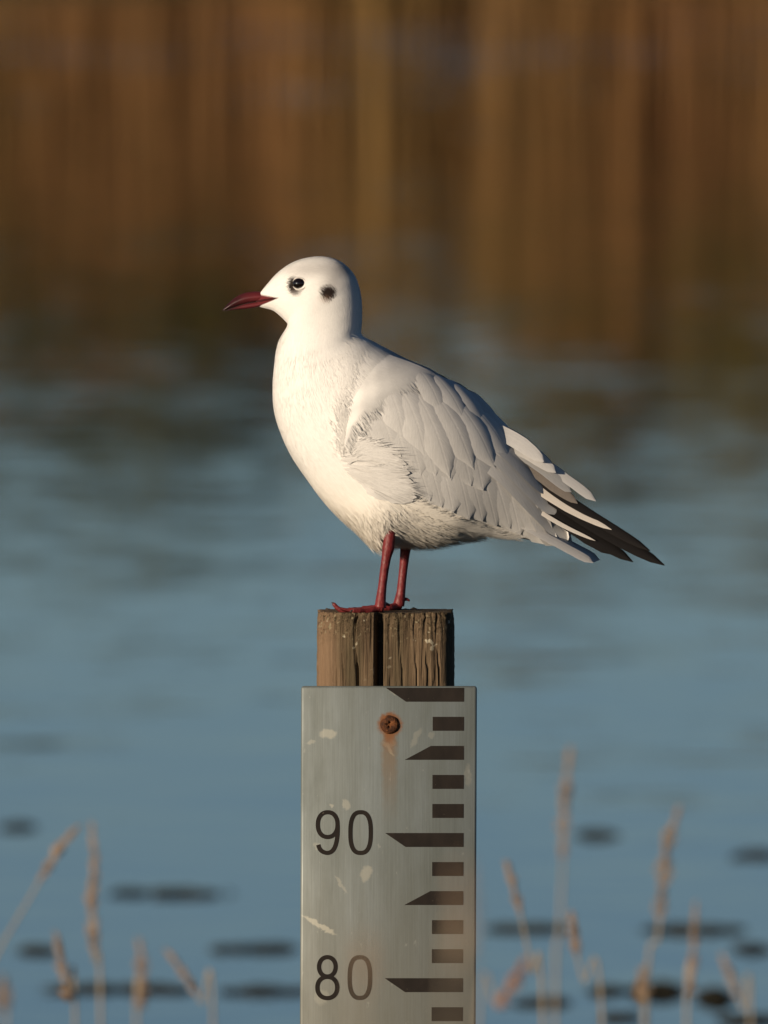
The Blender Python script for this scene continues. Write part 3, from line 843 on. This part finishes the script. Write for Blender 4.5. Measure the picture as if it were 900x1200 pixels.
    feather('feather', (575, 512), (650, 554), 10, 3, WHITE * .86, M['vane'], w, yy=(-32, -26), nn=(0.1, -1, 0.6), bend=-.06, lift=0, blunt=.5, colfun=lambda u, v, c: GREY * .9 + (c - GREY * .9) * float(sstep(.2, .6, u)))
    feather('feather', (580, 508), (697, 588), 6.2, 3, WHITE * .84, M['vane'], w, yy=(-26, -14), nn=(0.1, -1, 0.7), bend=-.02, lift=0, blunt=.85)
    feather('feather', (600, 526), (668, 577), 7, 3, GREY * .85, M['vane'], w, yy=(-33, -20), nn=(0.2, -1, 0.6), bend=-.02, lift=0)
build_wing(wing)
# the far wing mirrors the near one
wing2 = wing.copy(); COL.objects.link(wing2); wing2.parent = gull; wing2.scale = (1, -1, 1)
for ch in [c for c in wing.children]:
    c = ch.copy(); COL.objects.link(c); c.parent = wing2

# ---- loose white flank tuft curling over the wing bend
def tuft():
    parent = None; objs = []
    base = [(399, 531), (399, 536), (400, 541), (402, 546), (405, 551), (410, 556), (400, 528), (403, 524), (416, 560), (407, 522)]
    tips = [(470, 532), (476, 541), (480, 551), (484, 562), (487, 572), (488, 579), (458, 525), (447, 521), (484, 583), (436, 519)]
    first = None
    for k, (b, t) in enumerate(zip(base, tips)):
        o = feather('flank_feather', b, t, 9.5, 4.8 + (k % 3) * .5, WHITE * (0.80 + .06 * (k % 2)), M['vane'], None, bend=-.07 if k in (0, 1, 6, 7, 9) else .02, lift=.3, edge_noise=.16, blunt=.40, rise=.45, camber=.03)
    # loose barbs over it
    V = []; F = []; C = []; NN = []
    for k in range(1900):
        a = rng.uniform(0, 1) ; kk = rng.integers(0, len(base)); kb = (kk + 1) % 6 if kk < 6 else kk
        b = np.array(base[kk]) * (1 - a * .6) + np.array(base[min(kb, 5)]) * a * .6; t = np.array(tips[kk]) + rng.normal(0, 4.5, 2)
        s0 = rng.uniform(0, .75); s1 = min(1.06, s0 + rng.uniform(.15, .4))
        pts = []
        for f in (0, .5, 1):
            s = s0 + (s1 - s0) * f; q = b + (t - b) * s; q = q + np.array([0, -1]) * 5 * math.sin(s * math.pi) * (1 if kk not in (2, 3, 4, 5, 8) else -.2)
            h = hit(*q); y = (h[0] if h else -60) - 6.4 * float(sstep(0, .42, s)) - 0.8 - rng.uniform(0, .7); pts.append(px2w(np.array([q[0], q[1], y])))
        d = pts[2] - pts[0]; nn = np.array(h[1]) if h else np.array([0, -1, 0]); NN += [nn] * 5; sd = np.cross(d, nn); sd /= np.linalg.norm(sd) + 1e-9; sd *= .34 / S
        o = len(V); V += [pts[0] - sd, pts[0] + sd, pts[1] + sd, pts[1] - sd, pts[2]]; F += [(o, o + 1, o + 2, o + 3), (o + 3, o + 2, o + 4)]
        C += [WHITE * rng.uniform(.80, .98)] * 5
    o = soften(G('flank_down', V, F, M['barbs'], cols=C), NN); tag(o, kind='stuff')
tuft()

# ---- white fringe of breast feathers overlapping the leading edge of the wing
def fringe():
    V = []; F = []; C = []; NN = []
    edge = catmull([(424, 402), (416, 414), (408, 432), (402, 452), (399, 476), (401, 500), (400, 522)], 200)
    for k in range(1300):
        e = edge[rng.integers(0, 200)] + rng.normal(0, 4.5, 2) + np.array([-6, -3])
        ang = R(rng.normal(38, 14)); L = rng.uniform(8, 17); d = np.array([math.cos(ang), math.sin(ang)])
        pts = []
        for f in (0, .5, 1):
            q = e + d * L * f + np.array([1, -1]) * L * .12 * math.sin(f * 3.1); h = hit(*q) or hit(*e)
            if h is None: break
            y = h[0] - 0.35 - (.6 + 2.6 * sstep(455, 490, q[1])) * f - rng.uniform(0, .3)
            pts.append(px2w(np.array([q[0], q[1], y])))
        if len(pts) < 3 or h[1].y > -.35: continue
        dd = pts[2] - pts[0]; nn = np.array(h[1]); NN += [nn] * 5; sd = np.cross(dd, nn); sd /= np.linalg.norm(sd) + 1e-9; sd *= .36 / S
        o = len(V); V += [pts[0] - sd, pts[0] + sd, pts[1] + sd, pts[1] - sd, pts[2]]; F += [(o, o + 1, o + 2, o + 3), (o + 3, o + 2, o + 4)]
        C += [np.clip(body_color(np.array([[e[0], e[1], -60.0]]))[0] * rng.uniform(.97, 1.03), 0, .86)] * 5
    # white belly feathers overlapping the lower edge of the wing
    low = catmull([(474, 582), (500, 594), (535, 609), (570, 619), (604, 629)], 200)
    for k in range(1500):
        e = low[rng.integers(0, 200)] + rng.normal(0, 2.2, 2) + np.array([-3, 2.5]); ang = R(rng.normal(2, 12)); L = rng.uniform(9, 20); d = np.array([math.cos(ang), math.sin(ang)])
        hs = [hit(*(e + d * L * f)) for f in (0, .5, 1)]
        if None in hs: continue
        pts = [px2w(np.array([*(e + d * L * f), hh[0]])) + np.array(hh[1]) * (1.0 + 3.4 * math.sin(f * 2.2) + rng.uniform(0, .4)) / S for f, hh in zip((0, .5, 1), hs)]
        nn = np.array(hs[1][1]); NN += [nn] * 5; sd = np.cross(pts[2] - pts[0], nn); sd *= .38 / S / (np.linalg.norm(sd) + 1e-9)
        o = len(V); V += [pts[0] - sd, pts[0] + sd, pts[1] + sd, pts[1] - sd, pts[2]]; F += [(o, o + 1, o + 2, o + 3), (o + 3, o + 2, o + 4)]
        C += [body_color(np.array([[e[0], e[1] + 14, -40.0]]))[0] * rng.uniform(.97, 1.02)] * 5
    o = soften(G('breast_fringe', V, F, M['barbs'], cols=C), NN); tag(o, kind='stuff')
fringe()

# ---- fluffy thigh feathers hanging over the top of the leg
def thigh_down():
    V = []; F = []; C = []; NN = []
    for k in range(420):
        x = rng.normal(446, 11); y = rng.uniform(594, 622) - abs(x - 448) * .15; L = rng.uniform(12, 24); ang = R(rng.normal(78, 10)); d = np.array([math.cos(ang), math.sin(ang)])
        h = hit(x, y)
        if h is None: continue
        y0 = h[0] - rng.uniform(.3, 1.2); y1 = min(y0, -50) if x > 440 else y0
        q = [px2w(np.array([x + d[0] * L * f, y + d[1] * L * f, y0 + (y1 - y0) * f - .8 * math.sin(f * 3)])) for f in (0, .5, 1)]
        if y + d[1] * L > np.interp(x, [425, 440, 452, 456, 470], [624, 638, 624, 612, 612]) + rng.normal(0, 1.5): continue
        nn = np.array(h[1]); NN += [nn] * 5; sd = np.cross(q[2] - q[0], nn); sd *= .36 / S / (np.linalg.norm(sd) + 1e-9); o = len(V); V += [q[0] - sd, q[0] + sd, q[1] + sd, q[1] - sd, q[2]]; F += [(o, o + 1, o + 2, o + 3), (o + 3, o + 2, o + 4)]
        C += [body_color(np.array([[x, y, -40.0]]))[0] * rng.uniform(.97, 1.02)] * 5
    tag(soften(G('thigh_down', V, F, M['barbs'], cols=C), NN), kind='stuff')
thigh_down()

# ---- tail
def tail():
    V, F = tube([P(575, 585), P(605, 603), P(640, 624)], [20 / S, 15 / S, 3 / S], 14)
    t = G('tail', V, F, M['plumage'], cols=[WHITE] * len(V))
    for k in range(10):
        s = (k - 4.5) / 4.5
        feather('feather', (598, 600 + abs(s) * 6), (704 - abs(s) * 9, 656 + abs(s) * 2.5), 8.0, 0, WHITE * (.74 + .02 * (k % 2)), M['vane'], t, yy=(s * 16, s * 36), nn=(0.30, -0.55 if s < 0 else 0.3, 0.80), lift=0, blunt=.86, camber=.05)
tail()

# ---- head furniture
def bill():
    # culmen / tomium / lower edge, from base to tip
    up = catmull([(310, 343), (303, 341.6), (293, 342.2), (284, 344.3), (276, 348.6), (269, 354.3), (263.5, 360), (260, 364.2)], 34)
    ga = catmull([(316, 351.5), (304, 353), (295, 354.2), (287, 355.8), (279, 358.2), (271, 361), (265, 363), (260, 364.4)], 34)
    lo = catmull([(306, 358.5), (299, 360.4), (291, 361.6), (284, 362.4), (277, 362.9), (270, 363.6), (265, 364.3), (262, 364.6)], 34)
    wd = np.interp(np.linspace(0, 1, 34), [0, .25, .5, .75, .92, 1], [8.5, 7.0, 5.4, 3.8, 2.2, 0.6])
    n = 20
    def part(name, a, b, wd, ridge):
        V = []; C = []
        for i in range(34):
            mid = (a[i] + b[i]) / 2; hh = (a[i] - b[i]) / 2
            for k in range(n):
                th = 2 * math.pi * k / n; c, s = math.cos(th), math.sin(th)
                wide = wd[i] * (1 - ridge * max(c, 0) * .55 - .0 * c) * s
                p = mid + hh * c; V.append(px2w(np.array([p[0], p[1], wide])))
                tipd = float(sstep(292, 264, p[0])); dark = max(tipd * .9, .75 * float(sstep(300, 276, p[0])) * float(sstep(.1, .9, abs(s))) * (1 if ridge > 0 else .3))
                top = float(sstep(.2, 1, c)) if ridge > 0 else 0
                col = np.array([0.135, 0.023, 0.026]) * (1 - .30 * top); col = col + (np.array([0.022, 0.007, 0.008]) - col) * dark
                C.append(col)
        F = grid_faces(34, n, True) + [tuple(33 * n + k for k in range(n))]
        return G(name, V, F, M['horn'], cols=C)
    ub = part('upper_bill', up, ga + np.array([0, -.2]), wd, 1.0)
    for sg in (-1, 1):
        V, F = tube([Vector(px2w(np.array([x, y, sg * z]))) for x, y, z in ((294.5, 348.2, 5.4), (291, 348.9, 5.2), (287.5, 350.2, 4.6), (284.5, 351.6, 3.9))], [.3 / S, .95 / S, .9 / S, .2 / S], 8)
        G('nostril', V, F, M['claw'], ub)
    part('lower_bill', ga + np.array([0, .5]), lo, wd * .86, 0.0)
bill()

def eyes():
    h = hit(350.8, 331.8)
    for s in (-1, 1):
        bm = bmesh.new(); bmesh.ops.create_uvsphere(bm, u_segments=28, v_segments=18, radius=7.9 / S)
        for v in bm.verts: v.co.z *= .86; v.co.x *= 1.04
        me = bpy.data.meshes.new('eye'); bm.to_mesh(me); bm.free()
        for p in me.polygons: p.use_smooth = True
        o = link('eye', me, gull, [M['eye']])
        c = P(350.8, 331.8, 0); c.y = s * (abs(h[0]) - 3.6) / S
        o.location = c - GROOT
        # broken pale eyelids above and below
        for (a0, a1) in ((R(25), R(160)), (R(205), R(330))):
            pts = []
            for k in range(12):
                a = a0 + (a1 - a0) * k / 11; q = (350.8 + 8.1 * math.cos(a), 331.8 - 7.0 * math.sin(a))
                hh = hit(*q); pts.append(Vector((P(*q).x, s * (abs(hh[0]) + .5) / S, P(*q).z)))
            rr = [1.1 * math.sin(math.pi * (k + .6) / 12.2) / S for k in range(12)]
            V, F = tube([p - GROOT - o.location for p in pts], rr, 8)
            mesh('eyelid', V, F, M['lid'], o)
eyes()

# ---- legs and webbed feet
REDC = np.array([0.165, 0.022, 0.023])
def zt(px_y): return px_y
def leg(path, rad, lat, toes, hind):
    pts = catmull([(x, y, lat + (0.12 * (636 - y) if y < 636 and lat < 0 else 0)) for x, y in path], 36); rr = np.interp(np.linspace(0, 1, 36), np.linspace(0, 1, len(rad)), rad)
    V, F = tube([Vector(p) for p in px2w(pts)], [r / S for r in rr], 18)
    lg = G('leg', V, F, M['red'], cols=[REDC] * len(V))
    ank = np.array([path[-1][0], path[-1][1], lat], float)
    mb = MB(); lines = []
    for tp in toes:
        q = catmull([tuple(ank)] + tp, 22); lines.append(q)
        r = np.interp(np.linspace(0, 1, 22), [0, .15, .5, .8, .93, 1], [5.4, 4.2, 3.3, 2.9, 2.5, 1.6]); r = r * (1 + .10 * np.cos(np.linspace(0, 1, 22) * 6 * math.pi))
        mb.add(*tube([Vector(p) for p in px2w(q)], [x / S for x in r], 12), col=tuple(REDC * .95))
    q = catmull([tuple(ank + np.array([2, -6, 0]))] + hind, 8)
    mb.add(*tube([Vector(p) for p in px2w(q)], list(np.linspace(3.0, 1.1, 8) / S), 10), col=tuple(REDC * .9))
    for a, b in ((0, 1), (1, 2)):
        V = []; m = 9
        for i in range(0, 20):
            for k in range(m):
                f = k / (m - 1); s = i / 19; cut = 1 - 0.16 * math.sin(math.pi * f)
                ii = s * cut * 19.5; i0 = int(ii); fr = ii - i0
                pa = lines[a][i0] * (1 - fr) + lines[a][min(i0 + 1, 21)] * fr; pb = lines[b][i0] * (1 - fr) + lines[b][min(i0 + 1, 21)] * fr
                p = pa * (1 - f) + pb * f; p = p + np.array([0, 1.0 * math.sin(math.pi * f) + .6, 0]); V.append(px2w(p))
        F = grid_faces(20, m); n0 = len(V); V = V + [np.array(v) - np.array([0, 0, .7 / S]) for v in V]
        mb.add(V, F + [tuple(x + n0 for x in f[::-1]) for f in F], col=tuple(REDC * .75))
    V = np.array(mb.v) - np.array(GROOT)
    ft = mesh('foot', V, mb.f, M['red'], lg, cols=mb.c)
    for q in lines:
        d = q[-1] - q[-3]; d /= np.linalg.norm(d); e = q[-1] - d * 1.0
        cv, cf = tube([Vector(p) - GROOT for p in px2w(np.array([e, e + d * 2.2 + np.array([0, .2, 0]), e + d * 4.2 + np.array([0, 1.4, 0])]))], [1.5 / S, 1.1 / S, .25 / S], 8)
        mesh('claw', cv, cf, M['claw'], ft)
    return lg
# near leg: toes (inner, middle, outer) run forward along the post top
leg([(458, 598), (457.5, 618), (456, 632), (455, 641), (452.8, 652), (450.3, 668), (448.2, 685), (446.4, 700), (445.6, 710.5)], [7, 7.0, 6.6, 7.2, 5.6, 5.1, 5.0, 5.9, 7.0], -51,
    [[(432, 713.6, -36), (416, 714, -26), (408, 713.5, -22)], [(428, 713.6, -48), (408, 714, -50), (398, 712.5, -51), (390.5, 705.5, -51)], [(434, 713.6, -58), (421, 714, -66), (413, 713.4, -70)]],
    [(453, 706.5, -45), (457, 708, -44)])
leg([(477, 600), (476.5, 625), (475.5, 641), (474.5, 650), (473, 665), (471.4, 680), (470, 694), (468.5, 704), (467, 710.0)], [8, 7.4, 6.6, 5.8, 5.0, 4.9, 5.2, 6.4, 6.8], 24,
    [[(456, 713, 12), (443, 713.4, 5), (434, 713.2, 2)], [(452, 713, 24), (436, 713.4, 26), (424, 713.2, 27)], [(456, 713, 38), (442, 713.4, 48), (433, 713.2, 52)]],
    [(476, 703, 25), (480, 705, 26)])

# ------------------------------------------------------------------ floating weed on the lake
def weeds():
    # pixel centre, width, thickness (px), words
    spots = [(22, 970, 34, 14, 'small dark weed patch afloat alone at the far left, highest of the left patches'),
             (198, 1048, 132, 16, 'long dark raft of floating weed midway between left edge and gauge board'),
             (45, 1115, 34, 12, 'small dark weed patch afloat left of the lowest long weed raft'),
             (304, 1113, 92, 12, 'thin dark weed raft touching the left side of the gauge board'),
             (140, 1160, 150, 18, 'longest dark weed raft at the bottom left, behind the grass stalks'),
             (306, 1163, 96, 14, 'low dark weed raft just left of the gauge board near the bottom'),
             (885, 1003, 44, 18, 'dark brown weed patch afloat cut by the right edge of the picture'),
             (625, 1089, 96, 16, 'dark weed raft right of the gauge board, behind the forked stalks'),
             (805, 1090, 120, 18, 'long dark weed raft at the right, behind the tall plumed stalk'),
             (700, 979, 40, 12, 'faintest small weed patch afloat, right of the tallest stalk'),
             (880, 1113, 34, 16, 'small round dark weed patch near the right edge, below the long raft'),
             (775, 1163, 62, 26, 'thick brown weed clump at the bottom right, left of its twin'),
             (838, 1170, 38, 24, 'thick brown weed clump at the bottom right, right of its twin'),
             (640, 1176, 66, 14, 'thin dark weed raft low down, right of the orange seed head'),
             (712, 1162, 36, 12, 'small dark weed patch afloat between low raft and brown clump'),
             (728, 1194, 26, 14, 'dark weed patch cut by the bottom edge, right of the board'),
             (876, 1196, 70, 16, 'dark weed raft in the bottom right corner')]
    for (px, py, w, h, lab) in spots:
        # where the sight line meets the lake
        v = math.tan(PITCH - math.atan((600 - py) / S / DIST * math.cos(PITCH))); d = HCAM / v
        c = RAY(px, py, d); k = d / DIST / S
        hw = w * k / 2; dep = h * k / v / 2 * .32
        V = []; F = []; n = int(34 + w * 1.9)
        for i in range(n):
            a = rng.uniform(0, 2 * math.pi); r = min(1.1, abs(rng.normal(0, .5))); x = hw * r * math.cos(a); y = dep * r * math.sin(a)
            if math.sin(x / hw * 5 + px) > .75 and w > 80: continue
            L = rng.uniform(.010, .022); z = rng.uniform(.001, .0045 if h < 20 else .012) * (1 - .5 * r); t = rng.uniform(0, 6.28); ti = rng.normal(.04, .12)
            u = Vector((math.cos(t), math.sin(t), ti)).normalized() * L; s = Vector((-math.sin(t), math.cos(t), rng.normal(0, .1))).normalized() * L * .45
            p = Vector((x, y, z)); o = len(V); V += [p - u, p + s, p + u, p - s, p + Vector((0, 0, L * .25))]; F += [(o, o + 1, o + 4), (o + 1, o + 2, o + 4), (o + 2, o + 3, o + 4), (o + 3, o, o + 4)]
        o = mesh('floating_weed', V, F, M['weed'], smooth=False); o.location = (c.x, c.y, 0.0)
        tag(o, lab, 'water weed', 'weed patches floating on the lake')
weeds()

# ------------------------------------------------------------------ dry grass stalks on the near bank, in front of the board
def ground_z(x, y):
    return 0.30 - 0.75 * float(sstep(-5.6, -1.6, y)) + 0.03 * math.sin(x * 2.1 + y) * math.cos(y * 1.7 - x * .6)
def stalk(pts, d, head, hw, mat, lab, droop=0.0):
    """pts: pixels from the tip down to where the stalk leaves the picture; head: fraction of the first stretch carrying seeds"""
    q = [RAY(px, py, d) for px, py in pts]
    foot = q[-1] + (q[-1] - q[-2]) * 0.2; gz = ground_z(q[-1].x, d - DIST)
    foot = Vector((q[-1].x + (q[-1].x - q[-2].x) * .5, d - DIST + random.uniform(-.08, .08), gz - 0.02))
    line = catmull([tuple(foot), tuple((foot * .5 + q[-1] * .5))] + [tuple(p) for p in q[::-1]], 40)
    root = empty('grass_stalk', foot)
    tag(root, lab, 'grass stalk', 'dry grass stalks in front of the gauge board')
    L = line - np.array(foot)
    V, F = tube([Vector(p) for p in L], list(np.linspace(.0012, .0004, 40)), 6); mesh('stem', V, F, M['stem'], root)
    # a dry blade leaving the stem
    j = 4; b = L[j]; dirx = random.choice((-1, 1)); V = []
    for k in range(9):
        f = k / 8; c = b + np.array([dirx * .05 * f, .02 * f, .16 * f - .12 * f * f]); w = .003 * (1 - f ** 2) + .0002; V += [c - np.array([0, w, 0]), c + np.array([w * .3, w, 0])]
    mesh('leaf_blade', V, grid_faces(9, 2), M['stem'], root)
    if hw > 0:
        seg = np.cumsum(np.r_[0, np.linalg.norm(np.diff(line, axis=0), axis=1)]); tot = seg[-1]; hl = head * d / DIST / S
        mb = MB()
        n = int(60 + hl * 2200)
        for k in range(n):
            f = rng.uniform(0, 1); s = tot - hl * (1 - f)
            c = np.array([np.interp(s, seg, L[:, a]) for a in range(3)]); ax = Vector(np.array([np.interp(min(s + .01, tot), seg, L[:, a]) - np.interp(s - .01, seg, L[:, a]) for a in range(3)])).normalized()
            tt = 1 - f; env = 1.55 * tt ** .75 * max(1 - tt, 0) ** .35 * (.72 + .38 * math.sin(tt * 19 + d * 37))
            a = rng.uniform(0, 6.28); out = Vector((math.cos(a), math.sin(a), 0)); out = (out - ax * out.dot(ax)).normalized()
            rr = 1.35 * hw * d / DIST / S * env * math.sqrt(rng.uniform(0, 1)); p = Vector(c) + out * rr * .75
            ln = rng.uniform(.002, .0042); u = (ax + out * rng.uniform(.1, .5)).normalized(); s1 = u.cross(out).normalized() * ln * .22; s2 = u.cross(s1).normalized() * ln * .22
            mb.add([p - u * ln * .3, p + s1 + u * ln * .2, p + s2 + u * ln * .2, p - s1 + u * ln * .2, p - s2 + u * ln * .2, p + u * ln], [(0, 2, 1), (0, 3, 2), (0, 4, 3), (0, 1, 4), (5, 1, 2), (5, 2, 3), (5, 3, 4), (5, 4, 1)])
        mb.build('seed_head', mat, root, smooth=False)
H, O = M['head'], M['rust_head']
stalk([(90, 970), (62, 1005), (36, 1050), (2, 1108), (-25, 1165), (-40, 1210)], 12.2, 78, 7, H, 'pale stalk leaning in from the left edge with a slender seed head')
stalk([(108, 968), (110, 1020), (108, 1070), (111, 1125), (118, 1205)], 12.0, 150, 9.5, H, 'upright stalk with the longest brown seed head on the left')
stalk([(66, 1095), (72, 1130), (80, 1170), (88, 1210)], 12.2, 90, 8, H, 'short pale stalk just left of the long brown seed head')
stalk([(163, 1105), (167, 1140), (164, 1180), (160, 1210)], 11.6, 90, 9, H, 'short fuzzy stalk between long brown seed head and slanting stalk')
stalk([(196, 1115), (218, 1145), (236, 1175), (250, 1210)], 12.0, 60, 5, H, 'thin stalk slanting down right, nearest the board on its left')
stalk([(2, 1150), (4, 1180), (6, 1210)], 11.0, 60, 10, H, 'blurred stalk end in the bottom left corner')
stalk([(614, 1128), (602, 1152), (584, 1178), (560, 1208)], 11.2, 70, 14, O, 'bright orange seed head leaning right beside the foot of the board')
stalk([(594, 1012), (605, 1050), (613, 1085), (624, 1140), (636, 1208)], 12.4, 62, 5.5, H, 'slim curved stalk right of the board with a small pale head')
stalk([(668, 880), (662, 940), (660, 1000), (656, 1090), (650, 1208)], 11.4, 125, 8.5, H, 'tallest upright stalk with narrow seed head, right of the board')
stalk([(670, 1072), (675, 1110), (684, 1150), (706, 1208)], 12.2, 50, 6, H, 'short bent stalk just right of the foot of the tallest stalk')
stalk([(795, 950), (783, 990), (777, 1040), (771, 1100), (757, 1208)], 11.8, 130, 12, H, 'thick plumed stalk standing tall over the long right weed raft')
stalk([(815, 1062), (813, 1110), (809, 1160), (805, 1208)], 11.8, 120, 6.5, H, 'narrow upright stalk just right of the thick plumed stalk')
stalk([(847, 1122), (860, 1155), (872, 1185), (880, 1208)], 11.6, 50, 7, H, 'low stalk leaning left at the far right')
stalk([(752, 1140), (754, 1170), (755, 1208)], 11.6, 70, 10, H, 'short fuzzy stalk in front of the brown weed clump')
stalk([(541, 1020), (543, 1075), (540, 1130), (530, 1208)], 7.4, 110, 5, H, 'faint blurred orange stalk crossing the right edge of the gauge board')
stalk([(430, 1110), (427, 1150), (420, 1208)], 8.0, 60, 5, H, 'faint blurred stalk in front of the numeral 80')

# low turf on the near bank
def turf():
    N = 5000; V = []; F = []; C = []
    n = NT('dry_turf', 0.85, 0.15); n.color(n.attr('tint'))
    for i in range(N):
        x = rng.uniform(-2.2, 2.2); y = rng.uniform(-9.5, -3.6); z = ground_z(x, y); h = rng.uniform(.08, .26); t = rng.uniform(0, 6.28); l = rng.normal(0, .06, 2); w = .0022
        o = len(V); a = np.array([math.cos(t) * w, math.sin(t) * w, 0]); b = np.array([x, y, z]); m = b + np.array([l[0] * .4, l[1] * .4, h * .6]); e = b + np.array([l[0], l[1], h])
        V += [b - a, b + a, m + a, m - a, e]; F += [(o, o + 1, o + 2, o + 3), (o + 3, o + 2, o + 4)]; k = rng.uniform(0, 1); C += [(0.10 + .18 * k, 0.10 + .10 * k, .035 + .04 * k)] * 5
    tag(mesh('turf', V, F, n.m, cols=C), 'low dry grass on the near bank in front of the water', 'grass', kind='stuff')
turf()
